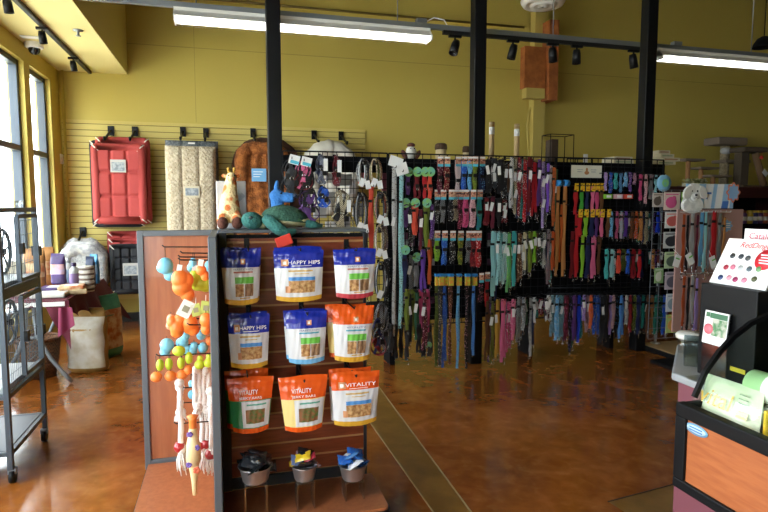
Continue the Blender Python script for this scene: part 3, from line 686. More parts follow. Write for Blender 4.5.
# ---- treat bags
kib = mat('kibble_print', '9a6a3c', .5, c2='c8a06c', noise=90); jerky = mat('jerky_print', '7a5638', .5, c2='a58463', noise=40, stretch=(6,1,1)); veg = mat('veg_print', '8c5a3a', .5, c2='4f6a34', noise=50)
BAGC = {'blue': mat('bag_blue', '1f2f9c', .22, coat=.5), 'orange': mat('bag_orange', 'e2581a', .25, coat=.5), 'white': mat('bag_white', 'd9d9dc', .28, coat=.4), 'yellow': mat('bag_yellow', 'd8a534', .3, coat=.4),
        'red': mat('bag_red', 'b83a44', .3, coat=.4), 'sky': mat('bag_sky', '6fb2dc', .3, coat=.4), 'green': mat('bag_green', '2f8a54', .3, coat=.4), 'cream': mat('bag_cream', 'ecd58a', .3, coat=.4), 'lime': mat('bag_lime', '6cbc4a', .35), 'strip': mat('bag_strip', '4f8fd0', .35), 'peach': mat('bag_peach', 'd09468', .4)}
ink = mat('ink_blue', '5a6a9a', .5); tan_ink = mat('ink_tan', 'c9a45c', .5); pink_ink = mat('ink_rose', 'b9685c', .5); white_ink = mat('ink_white', 'f6f6f6', .4); teal_ink = mat('ink_teal', '58a0b4', .5)
def treat_bag(box, Y, top, body, foot, label, taper=1.0, big=None, small=None, art='photos', side_c=None, roll=0, split=.66, plain=False):
    x0, y0, x1, y1 = box; y0 += 1; y1 -= 4; a, b = at(x0, y0, Y), at(x1, y1, Y); w, h = (b.x-a.x), a.z-b.z; c = V(((a.x+b.x)/2, Y, b.z)); T = .026
    t = thing('treat_bag', label, 'treat bag', c)
    ph = random.uniform(0, 6)
    def P(u, v, s=1, off=0):
        g = (.18+.82*(1-((v-.25)/.75)**2)) if v > .25 else (.72+.28*(v/.25)**.6)
        if v > .93: g *= max(.0, (1-v)/.07)*.9+.1
        wx = taper+(1-taper)*min(1, v*1.05)
        cr = .0014*math.sin(13*v+7*u+ph)+.0011*math.sin(23*u-9*v+ph*2)+.0016*math.sin(31*v+ph)*(v > .7)
        y = -s*T*g*(1-abs(u)**2.2)**.8 + cr - off
        z = h*v - (1-u*u)*.010*max(0, 1-v*4) + .003*math.sin(3*u+ph)*(v > .9)
        return c + V((u*w/2*wx, y, z))
    names = [BAGC[top], BAGC[body], BAGC[foot]] + ([BAGC[side_c]] if side_c else [])
    def mf(u, v):
        if v > split: return 0
        if v < .085: return 2
        return 3 if (side_c and u < .30) else 1
    mb = MB().grid(lambda u, v: P(2*u-1, v), 26, 36, mf=mf).grid(lambda u, v: P(1-2*u, v, -.8), 12, 24, mf=lambda u, v: 0 if v > split else 1)
    mb.build('pouch', names, t)
    if plain: t.rotation_euler.y = roll; return t
    def patch(name, u0, u1, v0, v1, m, off=.0012):
        MB().grid(lambda u, v: P(u0+(u1-u0)*u, v0+(v1-v0)*v, 1, off+.0014), 20, 16).build(name, m, t)
    def words(s, u, v, size, m, wd=None, name='lettering'):
        ys = min(P(u+k*.2*(wd or .5), v).y for k in (-1, 0, 1))
        p = P(u, v); text(name, s, V((p.x, ys-.0035, p.z)), size, m, t, (PI/2, 0, 0), .0003, width=(wd*w/2 if wd else None))
    if art == 'photos':      # green strip over two small pictures, square emblem in the header
        patch('emblem', -.02, .22, split+.05, split+.15, BAGC['peach']); patch('emblem_mark', .04, .15, split+.075, split+.125, white_ink, .0018)
        words(big or 'HAPPY HIPS', .12, split-.045, .011, ink, .95); patch('flavour_line', -.40, .62, split-.115, split-.085, pink_ink if not small else teal_ink)
        patch('green_strip', -.34, .68, .37, .49, BAGC['lime']); patch('product_picture', -.34, .14, .14, .36, kib); patch('product_picture', .20, .68, .14, .36, jerky)
        patch('info_line', -.1, .5, .105, .125, tan_ink)
    elif art == 'wide':      # big header name, blue strip over one wide picture
        patch('emblem', -.72, -.44, split+.04, split+.17, BAGC['peach']); patch('emblem_mark', -.66, -.52, split+.07, split+.13, white_ink, .0018)
        words(big, .19, split+.105, .024, white_ink, 1.25); patch('header_line', -.30, .5, split+.035, split+.045, white_ink)
        patch('flavour_line', -.45, .55, split-.075, split-.045, tan_ink); patch('flavour_line', -.2, .4, split-.125, split-.11, tan_ink)
        patch('blue_strip', -.46, .66, .39, .46, BAGC['strip']); patch('product_picture', -.46, .66, .16, .385, kib); patch('biscuit_picture', -.6, -.40, .16, .28, BAGC['peach'], .002)
    elif art == 'window':    # white panel with a wide clear-looking picture low on the front
        words(big, -.1, split+.16, .030, white_ink, .8); words(small, .0, split+.055, .015, white_ink, .95)
        patch('white_panel', -.44, .95, .10, split-.01, BAGC['white'], .0008); patch('panel_line', -.2, .75, split-.09, split-.06, mat('ink_green', '5aa08a', .5)); patch('product_picture', -.26, .70, .17, .42, veg, .0018)
    t.rotation_euler.y = roll
    return t
BY_ = 2.60
treat_bag((221,247,262,304), BY_+.045, 'blue', 'white', 'yellow', 'blue topped treat bag tucked behind the one next to the toys, top row', .86, plain=True)
treat_bag((220,249,261.5,305.5), BY_, 'blue', 'white', 'yellow', 'blue and white treat bag with green strip in the top row beside the toys', .82, split=.68)
treat_bag((274,246,322,300), BY_+.045, 'blue', 'white', 'yellow', 'blue topped treat bag tucked behind the middle one, top row', .9, plain=True)
treat_bag((273,249,324,302), BY_, 'blue', 'white', 'yellow', 'wide blue and white treat bag under the red ticket, middle of the top row', .90, 'HAPPY HIPS', art='wide', split=.64)
treat_bag((333,248,376,299), BY_, 'blue', 'white', 'red', 'blue and white treat bag with red bottom edge, end of the top row', .86, split=.68)
treat_bag((229,312,268,366), BY_+.045, 'blue', 'white', 'yellow', 'blue topped treat bag tucked behind the second row bag beside the toys', .9, plain=True)
treat_bag((227,314,270.5,368), BY_, 'blue', 'white', 'yellow', 'blue and white treat bag with biscuit picture in the second row beside the toys', .86, 'HAPPY HIPS', art='wide', split=.64)
treat_bag((283,309,325,360), BY_+.045, 'blue', 'white', 'sky', 'blue topped treat bag tucked behind the sky blue edged one', .86, plain=True)
treat_bag((285,311,327.5,363.5), BY_, 'blue', 'white', 'sky', 'blue and white treat bag with sky blue bottom edge, middle of second row', .84, 'HAPPY HIPS', 'TREATS', split=.68)
treat_bag((325,304,366,358), BY_+.05, 'orange', 'cream', 'orange', 'orange and cream treat bag half hidden behind the orange and white one', .8, plain=True)
treat_bag((331,306,372.5,361.5), BY_, 'orange', 'white', 'yellow', 'orange and white treat bag with green strip ending the second row', .84, 'VITALITY', 'TREATS', split=.66, roll=.03)
treat_bag((224,370,269,428), BY_+.045, 'orange', 'green', 'orange', 'orange treat bag tucked behind the green sided one, third row', .9, plain=True)
treat_bag((226,378,274.5,431.5), BY_-.02, 'orange', 'green', 'orange', 'orange treat bag with dark green side panel in the third row beside the toys', .74, 'VITALITY', 'JERKY BARS', 'window', 'green', split=.58)
treat_bag((278,376.5,328,430), BY_-.02, 'orange', 'cream', 'orange', 'orange treat bag with cream yellow side panel, middle of the third row', .74, 'VITALITY', 'JERKY BARS', 'window', 'cream', split=.58)
treat_bag((328.5,368.5,371,420), BY_+.05, 'orange', 'white', 'white', 'orange topped treat bag tucked behind the last bag of the third row', .9, plain=True)
treat_bag((330.5,372.5,379.5,424), BY_-.02, 'orange', 'white', 'yellow', 'orange and white treat bag with blue strip ending the third row', .86, 'VITALITY', art='wide', split=.66)
def peg(x, z, y1):
    MB().bx(x-.012, x+.012, PY-.006, PY, z-.03, z+.045).tube([(x, PY-.004, z+.01), (x, y1, z+.004), (x, y1-.012, z+.018)], .003, 6).build('display_hook', black, gond)
for px, py in ((248,250),(299,250),(354,250),(250,316),(306,313),(352,307),(247,374),(303,379),(354,374)):
    q = at(px, py, BY_); peg(q.x, q.z-.004, BY_-.05)
    z2 = q.z - .235; MB().bx(q.x-.011, q.x+.011, PY-.005, PY, z2-.012, z2+.035).build('hook_plate', black, gond)
q = at(284, 241, 2.68)
o = MB().box(q+V((0,0,.0)), (.075, .012, .05), 0, Matrix.Rotation(-.35, 3, 'Y')).build('ticket', mat('red_ticket', 'd8392a', .5), bevel=.004); tag(o, 'small red ticket standing behind the wide blue treat bag', 'ticket')
# ---- steel bowls of small packets on clear stands
def bowl_set(px0, px1, ytop, ybot, Y, kind, idx):
    a, b = at(px0, ytop, Y), at(px1, ybot, Y); r = (b.x-a.x)/2; x = (a.x+b.x)/2; h = a.z-b.z; z = b.z; D = .131
    nm = ('next to the toys', 'in the middle', 'at the deck end')[idx]
    s = thing('acrylic_stand', 'clear acrylic riser under the steel bowl %s' % nm, 'stand', (x, Y, D), 'clear risers on the deck')
    MB().bx(x-r*.62, x+r*.62, Y-.05, Y+.05, z-.005, z-.001).build('stand_top', acryl, s)
    for sx in (-1, 1): MB().bx(x+sx*r*.62-.0025, x+sx*r*.62+.0025, Y-.05, Y+.05, D, z-.004).build('leg', glass('edge_acrylic_bright','e8eeee',.45,.2), s)
    o = MB().lathe([(0,.001),(r*.70,.001),(r*.76,h*.12),(r*.94,h*.95),(r*1.02,h),(r*1.02,h*.97),(r*.92,h*.93),(r*.72,h*.1),(0,.006)], (x,Y,z), 32).build('steel_bowl', steel); tag(o, 'stainless steel bowl of %s packets on a clear riser' % kind, 'bowl', 'steel bowls on the deck')
    pal = {'black': ['17181c','1d2026','101114','262a30'], 'mixed': ['8c8494','d8b62a','1d2024','b8bcc0','5a6a94','b03040'], 'blue': ['2a62b8','3a78c8','d8d8dc','4a8ad0']}[kind]
    nk = 13 if kind == 'black' else 9
    for k in range(nk):
        an = k*2.4; q_ = 1-(k+.5)/nk; rr = r*.72*math.sqrt(q_); pz = z+h*.82+.062*(1-q_)+.004*(k % 3)
        ex, ey = (.040 if kind == 'black' else .034)+.004*math.sin(k), (.030 if kind == 'black' else .026); ph = random.uniform(0, 6)
        R = Matrix.Rotation(an*1.3, 3, 'Z') @ Matrix.Rotation(random.uniform(-.7, .7), 3, 'X') @ Matrix.Rotation(random.uniform(-.6, .6), 3, 'Y')
        c = V((x+rr*math.cos(an), Y+rr*math.sin(an), pz))
        def fn(u, v, s):
            U, W = 2*u-1, 2*v-1; e = max(0, (1-U**4)*(1-W**4))
            return c + R @ V((U*ex, W*ey, s*(.009*e)+.002*math.sin(9*U+ph)*math.sin(7*W+ph)))
        cc = pal[k % len(pal)]
        o = MB().grid(lambda u, v: fn(u, v, 1), 10, 8).grid(lambda u, v: fn(1-u, v, -1), 10, 8).build('treat_packet', mat('foil_'+cc, cc, .2, coat=.5, bump=.3, bscale=90))
        cn = {'17181c':'black','1d2026':'charcoal','101114':'jet black','262a30':'dark grey','8c8494':'mauve grey','d8b62a':'yellow','1d2024':'black','b8bcc0':'silver','5a6a94':'slate blue','b03040':'red','2a62b8':'deep blue','3a78c8':'mid blue','d8d8dc':'white','4a8ad0':'light blue'}[cc]
        tag(o, '%s foil packet %s the steel bowl %s' % (cn, 'topping the heap in' if k > 6 else 'heaped in', nm), 'packet', 'small packets in the %s bowl' % kind)
bowl_set(238, 272.5, 466.5, 478.5, 2.52, 'black', 0)
bowl_set(291, 317.5, 465.5, 477, 2.55, 'mixed', 1)
bowl_set(338.5, 367, 464.5, 476, 2.57, 'blue', 2)

# ================================================================== TOYS ON THE DIVIDER HOOKS
TC = {'blue': mat('toy_blue', '74bcd6', .45), 'orange': mat('toy_orange', 'e67c34', .45), 'lime': mat('toy_lime', 'b4c832', .45), 'pale': mat('toy_peach', 'eaa480', .45), 'red': mat('toy_red', 'a02028', .3, coat=.4)}
card_m = mat('toy_card', 'dfe0d8', .6); green_c = mat('toy_card_green', 'b0c060', .6)
def hookbar(px, py, Y):
    p = at(px, py, Y); MB().tube([(-.074, Y, p.z-.004), (p.x+.01, Y, p.z), (p.x, Y, p.z+.008)], .0028, 6).build('toy_hook', black, gond); return p.z
HK = [(162,247,2.80), (178,257,2.62), (180,253,2.72), (178,260,2.55), (184,319,2.62), (166,329,2.72), (187,325,2.55), (160,346,2.72), (156,356,2.58), (190,375.5,2.72), (182,388,2.66), (181,403,2.72), (174,424,2.56)]
HZ = [hookbar(*h) for h in HK]
def toy(lobes, hook, col, label, cx=None, group=None, card=None):
    """rubber toy of joined lobes hung by a cord from a hook; lobes are (px, py, rx_px, ry_px)"""
    Y = HK[hook][2]; k = (Y*1.02)/576
    ps = [(at(x, y, Y), rx*k, ry*k) for x, y, rx, ry in lobes]
    lo = min(p.z-b for p, a, b in ps); c0 = ps[0][0]
    t = thing('rubber_toy', label, 'dog toy', (c0.x, Y, lo), group); mb = MB()
    for i, (p, a, b) in enumerate(ps): mb.ell(p+V((0, (.006 if i else 0), 0)), (a, (a+b)/2*.92, b), 0, None, 20, 14)
    o = mb.build('rubber_body', TC[col], t)
    r = o.modifiers.new('blend', 'REMESH'); r.mode = 'VOXEL'; r.voxel_size = .0035; r.use_smooth_shade = True
    s = o.modifiers.new('soften', 'SMOOTH'); s.iterations = 4; s.factor = .6
    tp = max(ps, key=lambda q: q[0].z+q[2]); top = tp[0]+V((0,0,tp[2]*.9))
    MB().tube([top, V((top.x, Y, HZ[hook]))] if HZ[hook] > top.z+.005 else [top, top+V((0,0,.012))], .0018, 5).build('hang_cord', mat('cord_dark', '4a4238', .7), t)
    if card:
        q = top+V((0,-.012,.012)); MB().box(q, (.021, .0015, .028), 0, Matrix.Rotation(.2, 3, 'Y')).build('price_card', card, t)
    return t
toy([(165.5,266,7,8),(170,276,5.5,5),(162,268,5,5)], 0, 'blue', 'light blue lobed rubber toy hanging alone from the highest hook')
toy([(180,279,8,9),(182,287,9,9),(187,280,6,7),(187.5,295,6.5,6.5)], 1, 'orange', 'large orange lobed rubber toy on the upper hooks', card=card_m)
toy([(195,279,6,9),(201,283,8,8),(206,284,7,8),(198,286,6,5)], 2, 'lime', 'large lime green lobed rubber toy on the upper hooks beside the big orange one', card=card_m)
toy([(201,270,5,5),(205,276,4,5)], 3, 'orange', 'small orange rubber toy over the big lime green one', card=card_m)
toy([(193,263,3.5,5),(190,268,3,4)], 2, 'blue', 'light blue rubber toy peeping out behind the big lime toy')
toy([(208,268,3.5,7)], 2, 'blue', 'light blue rubber toy against the divider on the upper hooks')
toy([(172,322,4.5,6),(177,327,7,9),(177,333,6,5),(180,320,6,6)], 4, 'orange', 'orange lobed rubber toy at the outer end of the second tier')
toy([(190,323,7,8),(193,330,6,6),(188,328,5,6)], 4, 'orange', 'orange lobed rubber toy in the middle of the second tier')
toy([(206,320,6,7),(206,329,5,6)], 6, 'orange', 'orange lobed rubber toy against the divider in the second tier')
toy([(171,320,4,6),(169,326,3,4)], 5, 'pale', 'pale peach rubber toy behind the orange ones of the second tier')
toy([(185,336,4.5,5),(182,343,6,5),(187,350,5,5)], 7, 'blue', 'light blue lobed rubber toy in the middle of the third tier')
toy([(167,345,6.5,6.5),(165,352,5,4.5)], 7, 'blue', 'light blue rubber toy at the outer end of the third tier')
toy([(201,335,4.5,5),(203,348,5,5.5)], 7, 'blue', 'light blue rubber toy near the divider in the third tier')
toy([(192,351,5,4.5),(194,346,4,4)], 7, 'blue', 'light blue rubber toy second from the divider in the third tier')
toy([(210,341,4,5)], 7, 'orange', 'small orange ball toy against the divider in the third tier')
toy([(179,351,6,5)], 8, 'lime', 'lime green rubber ball in the middle of the fourth tier')
for i, (x, y, hx) in enumerate(((156.5,377,159),(170.5,376,168),(182,375,180),(188,370,188))):
    toy([(x,y,5.4 if i < 3 else 4,5.2)], 8, 'orange', 'small orange ball in the lowest row of balls, %s from the outer end' % ordn(i), group='balls on the long hook')
    toy([(hx+1,y-12,3.6,6)], 8, 'lime', 'lime green oval toy above the small orange balls, %s from the outer end' % ordn(i), group='lime ovals on the long hook')
for i, (x, y) in enumerate(((199.5,364.5),(208.5,363))):
    toy([(x,y,4.8,4.6),(x+.5,y-6,3,3)], 8, 'lime', ['lime green ball at the end of the row, away from the divider','lime green ball tight against the divider on the long hook'][i], group='lime balls by the divider')
toy([(191,384,2.5,4),(191.5,395,3.6,4.5)], 9, 'blue', 'small light blue drop toy hanging among the white ropes')
for i, (x, y, s, m, l) in enumerate(((186,309,.055,card_m,'white toy card hanging between the first and second tiers'), (196,310,.04,green_c,'pale green toy card in the middle between the first and second tiers'), (206,308,.045,green_c,'pale green toy card by the divider between the first and second tiers'))):
    p = at(x, y, 2.60); tt = thing('toy_card', l, 'card', p-V((0,0,s*.7)), 'toy cards on the hooks'); MB().box(p, (s, .003, s*1.35), 0, Matrix.Rotation((.5,-.2,.15)[i], 3, 'Y')).build('card_sheet', m, tt, bevel=.001)
    MB().box(p+V((0,-.003,0)), (s*.5, .001, s*.5), 0, Matrix.Rotation((.5,-.2,.15)[i], 3, 'Y')).build('printed_block', mat('card_print', '8a8a70', .6), tt)
    MB().tube([p+V((0,0,s*.55)), p+V((0,.015,s*.55+.03))], .0015, 5).build('tie', white, tt)
rope_m = mat('cotton_rope', 'e4e0dc', .9, bump=.5, bscale=150)
def rope_toy(px, y0, y1, hook, label, ball=None, w=2.6, twin=False):
    Y = HK[hook][2]; k = Y*1.02/576; a, b = at(px, y0, Y), at(px, y1, Y)
    t = thing('rope_toy', label, 'rope toy', (a.x, Y, b.z), 'white rope toys'); n = 14
    for s in ((-1, 1) if twin else (0,)):
        MB().tube([V((a.x+s*w*k*.9+.002*math.sin(i*.9), Y, a.z+(b.z-a.z)*.72*i/n)) for i in range(n+1)], [w*k*(1+.05*math.sin(i*2.6)) for i in range(n+1)], 10).build('rope', rope_m, t)
    mb = MB(); zt = a.z+(b.z-a.z)*.72; mb.ell((a.x, Y, zt), w*k*1.9, 0, None, 12, 8)
    for i in range(16):
        an = i*2*PI/16; sp = w*k*(1.2+.9*random.random()); L = (zt-b.z)*random.uniform(.75, 1)
        mb.tube([(a.x+.3*sp*math.cos(an), Y+.3*sp*math.sin(an), zt), (a.x+sp*math.cos(an), Y+sp*math.sin(an), zt-L*.5), (a.x+sp*1.2*math.cos(an+.3), Y+sp*1.1*math.sin(an+.3), zt-L)], [.003, .0032, .002], 5)
    mb.build('frayed_end', rope_m, t)
    MB().ell((a.x, Y, a.z+.004), w*k*1.7, 0, None, 12, 8).build('knot', rope_m, t)
    if ball:
        p = at(px, ball, Y); MB().lathe([(w*k*.8,-.022),(.018,-.018),(.0255,0),(.018,.018),(w*k*.8,.022)], p, 20).build('ball', TC['red'], t)
rope_toy(179.5, 384, 474, 12, 'white rope toy with a red ball at the outer end of the lowest hook', 447)
rope_toy(201, 390, 470, 11, 'white rope toy with a red ball behind the cream tapered toy', 446, 2.4)
rope_toy(210.5, 392, 476, 12, 'white rope toy with a red ball against the divider', 454, 2.6)
rope_toy(206, 388, 474, 11, 'white rope toy with no visible ball second from the divider', 444, 2.4)
rope_toy(197, 370, 420, 10, 'short white rope toy on the upper rope hook', None, 2.5, True)
rope_toy(206, 372, 424, 10, 'short white rope toy on the upper rope hook against the divider', None, 2.5, True)
rope_toy(180, 388, 422, 11, 'short knotted white rope toy at the outer end', None, 2.6)
Y = 2.50; k = Y*1.02/576
zc = [at(191, y, Y).z for y in (418, 428, 445, 460, 472, 482, 496)]; xx = at(193.5, 450, Y).x
t = thing('squeaky_toy', 'cream tapered squeaky toy with orange and purple flowers hung lowest', 'dog toy', (xx, Y, zc[-1]))
pr = [(.0, zc[6]), (.009, zc[6]+.004), (.012, zc[5]), (.019, zc[4]+.01), (.027, zc[4]+.05), (.031, zc[3]), (.029, zc[2]), (.022, zc[2]+.03), (.016, zc[1]), (.015, zc[0]-.01), (.024, zc[0]+.008), (.0, zc[0]+.014)]
MB().lathe(pr, (xx, Y, 0), 24, bands=[0,0,0,0,0,0,0,0,1,1,1]).build('toy_body', [mat('toy_cream', 'ead09c', .5), mat('toy_orange')], t)
mb = MB(); mb2 = MB()
for (dx, py, r) in ((-.012, 432, .012), (.016, 446, .012), (-.018, 462, .012), (.012, 468, .014)):
    p = at(193.5, py, Y); q = V((xx+dx, Y-.029+abs(dx)*.3, p.z))
    mb = MB()
    for i in range(5): a = i*2*PI/5; mb.ell(q+V((r*.6*math.cos(a), 0, r*.6*math.sin(a))), (r*.55, .004, r*.55), 0, None, 10, 6)
    mb.build('flower_print', mat('print_purple', '7a5fa8', .5) if r < .013 else mat('print_coral', 'd86a4a', .5), t)

MB().tube([(xx, Y, zc[0]+.012), (xx, 2.53, HZ[12]+.002)], .0018, 5).build('hang_cord', mat('cord_dark'), t)

# ================================================================== PLUSH TOYS ON TOP OF THE GONDOLA
TOP = GT+.0145
def fuse(o, v=.005, it=5):
    r = o.modifiers.new('blend', 'REMESH'); r.mode = 'VOXEL'; r.voxel_size = v; r.use_smooth_shade = True
    s = o.modifiers.new('soften', 'SMOOTH'); s.iterations = it; s.factor = .6
gx = at(230, 225, 2.93).x; gy = 2.93; k = .0051
t = thing('plush_giraffe', 'spotted cream and orange plush giraffe sitting on the display top', 'plush toy', (gx, gy, TOP))
gir = mat('giraffe_plush', 'e8cf9c', .95, c2='cf7038', noise=26, bump=.5, bscale=90, kind='dots', sharp=(.38,.52)); brn = mat('brown_plush', '5a3226', .95, bump=.5, bscale=90)
mb = MB(); zz = TOP
mb.tube([(gx, gy, zz+.03), (gx, gy, zz+.07), (gx, gy, zz+.13), (gx+.004, gy, zz+.19), (gx+.010, gy, zz+.235)], [.05, .056, .046, .034, .027], 16)
mb.ell((gx+.012, gy-.005, zz+.25), (.026, .034, .026)).ell((gx+.010, gy-.038, zz+.242), (.018, .022, .016))
for sx in (-1, 1): mb.tube([(gx+sx*.03, gy-.02, zz+.075), (gx+sx*.034, gy-.045, zz+.055), (gx+sx*.034, gy-.06, zz+.03)], [.022, .026, .03], 10)
fuse(mb.build('body', gir, t))
for sx in (-1, 1):
    MB().ell((gx+sx*.034, gy-.068, zz+.030), (.027, .030, .030)).build('foot', brn, t)
    MB().cyl((gx+.012+sx*.011, gy, zz+.27), (gx+.012+sx*.014, gy, zz+.29), .005, 8).ell((gx+.012+sx*.014, gy, zz+.292), .008, 0, None, 10, 8).build('horn', mat('gold_plush', 'c09440', .95), t)
    MB().ell((gx+.012+sx*.032, gy, zz+.258), (.014, .006, .009)).build('ear', gir, t); MB().ell((gx+.012+sx*.014, gy-.034, zz+.258), .004, 0, None, 8, 6).build('eye', black, t)
mb = MB()
for i in range(26): z = zz+.27-.0045*i; mb.tube([(gx+.012, gy+.02, z), (gx+.012+random.uniform(-.012,.012), gy+.045, z+.012)], [.004, .002], 5)
mb.build('mane', mat('gold_plush'), t)
bx0 = at(231, 206, 3.02)
t = thing('clear_pack', 'clear pack with a grey diamond print standing behind the plush giraffe', 'pack', (bx0.x, 3.02, TOP))
MB().bx(bx0.x-.07, bx0.x+.075, 3.0, 3.03, TOP, at(231,181,3.02).z).build('pack_body', mat('frosted_pack', 'b8b8bc', .3), t, bevel=.004)
MB().box((bx0.x+.035, 2.998, bx0.z+.05), (.05, .002, .05), 0, Matrix.Rotation(PI/4, 3, 'Y')).build('diamond_print', mat('label_grey'), t)
# turtle lying across the front edge
tur = mat('turtle_green', '3a6250', .95, c2='2c5042', noise=20, bump=.5, bscale=90); sea = mat('turtle_teal', '2e645e', .95, bump=.5, bscale=90); bel = mat('turtle_belly', 'cfd2a8', .95, bump=.4, bscale=90)
TYY = 2.86; c = at(285, 221, TYY); kx = TYY*1.03/576
t = thing('plush_turtle', 'green plush sea turtle lying on the display top with a flipper drooping over', 'plush toy', (c.x, TYY, TOP))
mb = MB(); mb.ell((c.x, TYY, TOP+.04), (.125, .085, .032), 0).tube([(c.x-.10, TYY-.01, TOP+.035), (c.x-.14, TYY-.02, TOP+.035)], [.035, .03], 12).ell((c.x+.125, TYY, TOP+.02), (.05, .03, .014))
fuse(mb.build('belly', bel, t))
sh = MB(); Rt = Matrix.Rotation(.12, 3, 'Y')
sh.grid(lambda u, v: V((c.x, TYY, TOP+.04)) + Rt @ V((.118*math.cos(2*PI*u)*math.sin(v*PI/2), .085*math.sin(2*PI*u)*math.sin(v*PI/2), .075*math.cos(v*PI/2)*(1+.03*math.sin(u*40)*math.sin(v*12)))), 40, 16)
sh.build('shell', tur, t)
h = MB().ell((c.x-.158, TYY-.03, TOP+.042), (.052, .046, .042), 0, Matrix.Rotation(.2, 3, 'Y')).build('head', sea, t)
for sy in (-1,): MB().ell((c.x-.165, TYY-.072, TOP+.056), (.010, .005, .010), 0, None, 12, 8).build('eye', mat('turtle_eye', '1c2c30', .2), t)
mb = MB().tube([(c.x-.095, TYY-.055, TOP+.05), (c.x-.07, TYY-.10, TOP+.03), (c.x-.035, TYY-.125, TOP-.0), (c.x+.0, TYY-.125, TOP-.018), (c.x+.04, TYY-.12, TOP-.004)], [.026, .032, .030, .026, .012], 12); fuse(mb.build('flipper', sea, t), .004)
mb = MB().tube([(c.x-.08, TYY+.06, TOP+.03), (c.x-.11, TYY+.11, TOP+.022), (c.x-.08, TYY+.15, TOP+.016)], [.026, .026, .01], 10); mb.build('flipper', sea, t)
for sy in (-1, 1): MB().tube([(c.x+.10, TYY+sy*.04, TOP+.026), (c.x+.14, TYY+sy*.055, TOP+.02), (c.x+.175, TYY+sy*.05, TOP+.012)], [.02, .018, .007], 10).build('hind_flipper', sea, t)
# blue long-snouted plush
bp_ = mat('blue_plush', '3f80cc', .95, bump=.5, bscale=90); q = at(278, 197, 2.99)
t = thing('plush_dog', 'bright blue plush dog with a long snout and upright ear behind the turtle', 'plush toy', (q.x, 2.99, TOP))
mb = MB(); mb.ell((q.x-.01, 2.99, TOP+.05), (.05, .045, .055)).ell((q.x-.005, 2.985, q.z+.005), (.040, .038, .034)).tube([(q.x+.02, 2.975, q.z), (q.x+.055, 2.965, q.z-.004), (q.x+.078, 2.96, q.z-.003)], [.026, .026, .022], 12)
mb.tube([(q.x-.002, 2.99, q.z+.02), (q.x-.008, 2.99, q.z+.05), (q.x-.002, 2.99, q.z+.085)], [.013, .013, .007], 10).tube([(q.x, 2.98, TOP+.09), (q.x-.01, 2.98, q.z-.01)], [.035, .03], 12)
mb.tube([(q.x-.04, 2.97, TOP+.04), (q.x-.09, 2.95, TOP+.025), (q.x-.15, 2.94, TOP+.022)], [.028, .025, .02], 10)
fuse(mb.build('body', bp_, t)); MB().ell((q.x+.082, 2.952, q.z+.006), .010, 0, None, 10, 8).build('nose', mat('navy_nose', '20304e', .6), t); MB().ell((q.x+.012, 2.944, q.z+.018), .005, 0, None, 8, 6).build('eye', black, t)
MB().tube([(q.x-.02, 2.945, TOP+.10), (q.x+.015, 2.94, TOP+.095), (q.x+.04, 2.95, TOP+.10)], .010, 8).build('bandana', mat('red_ticket'), t)
# ================================================================== GRID WALL WITH LEADS, COLLARS AND HARNESSES
GY = 4.90; GT1 = 1.955; GB = .42
gx0, gx1 = at(282,155,GY).x, at(664,165,GY).x
cut = [gx0, (gx0+at(395,160,GY).x*3)/4, at(480,160,GY).x, at(556,160,GY).x, gx1]
cut[1] = at(388,160,GY).x
grids = []
gl = ['black wire grid panel of harnesses above the plush toys', 'black wire grid panel of carded collars before the middle post', 'black wire grid panel of red and lilac leads after the middle post', 'black wire grid panel of yellow carded leads beside the card rack']
for i in range(4):
    x0, x1 = cut[i]+.006, cut[i+1]-.006
    t = thing('grid_panel', gl[i], 'wire grid', ((x0+x1)/2, GY, GB), 'black wire grid panels')
    f_ = MB(); r = .006
    f_.bx(x0-r, x0+r, GY-r, GY+r, GB, GT1).bx(x1-r, x1+r, GY-r, GY+r, GB, GT1).bx(x0, x1, GY-r, GY+r, GT1-r, GT1+r).bx(x0, x1, GY-r, GY+r, GB-r, GB+r)
    f_.build('frame', black, t)
    w = MB(); n = max(1, round((x1-x0)/.076)); m2 = round((GT1-GB)/.076)
    for a in range(1, n): x = x0+(x1-x0)*a/n; w.bx(x-.0028, x+.0028, GY-.0028, GY+.0028, GB, GT1)
    for a in range(1, m2): z = GB+(GT1-GB)*a/m2; w.bx(x0, x1, GY-.0075, GY-.002, z-.0028, z+.0028)
    w.build('wires', black, t); grids.append((x0, x1, t))
# black sheet added to stand for the shade behind the grid, ledge on top
hb0, hb1 = at(388,160,5.1).x, at(664,165,5.1).x
t = thing('shade_sheet', 'black sheet added as the shade behind the wire grid, with a top ledge', 'shade_sheet', ((hb0+hb1)/2, 5.2, .0))
MB().bx(hb0, hb1, 5.085, 5.105, GB, 1.90).build('board', blackm, t); MB().bx(hb0, hb1, 5.085, 5.36, 1.90, 1.93).build('ledge', blackm, t)
for x in (hb0+.05, (hb0+hb1)/2, hb1-.55): MB().bx(x-.025, x+.025, 5.12, 5.34, 0, 1.90).build('upright', blackm, t)
x_ = (at(283,162,GY).x, at(396,165,GY).x)
o = MB().bx(x_[0], x_[1], GY+.012, GY+.05, at(340,172,GY).z, at(340,156,GY).z).build('header_board', blackm); tag(o, 'flat black header board fixed behind the harnesses along the grid top', 'board')
def grid_of(x):
    for x0, x1, t in grids:
        if x0 <= x <= x1: return t
    return grids[0][2] if x < grids[0][0] else grids[-1][2]
def hook(x, z, L=.17):
    """black display hook clipped on the grid"""
    MB().tube([(x, GY-.008, z), (x, GY-L, z-.003), (x, GY-L-.008, z+.012)], .0035, 6).bx(x-.012, x+.012, GY-.012, GY-.006, z-.012, z+.02).build('display_hook', black, grid_of(x))
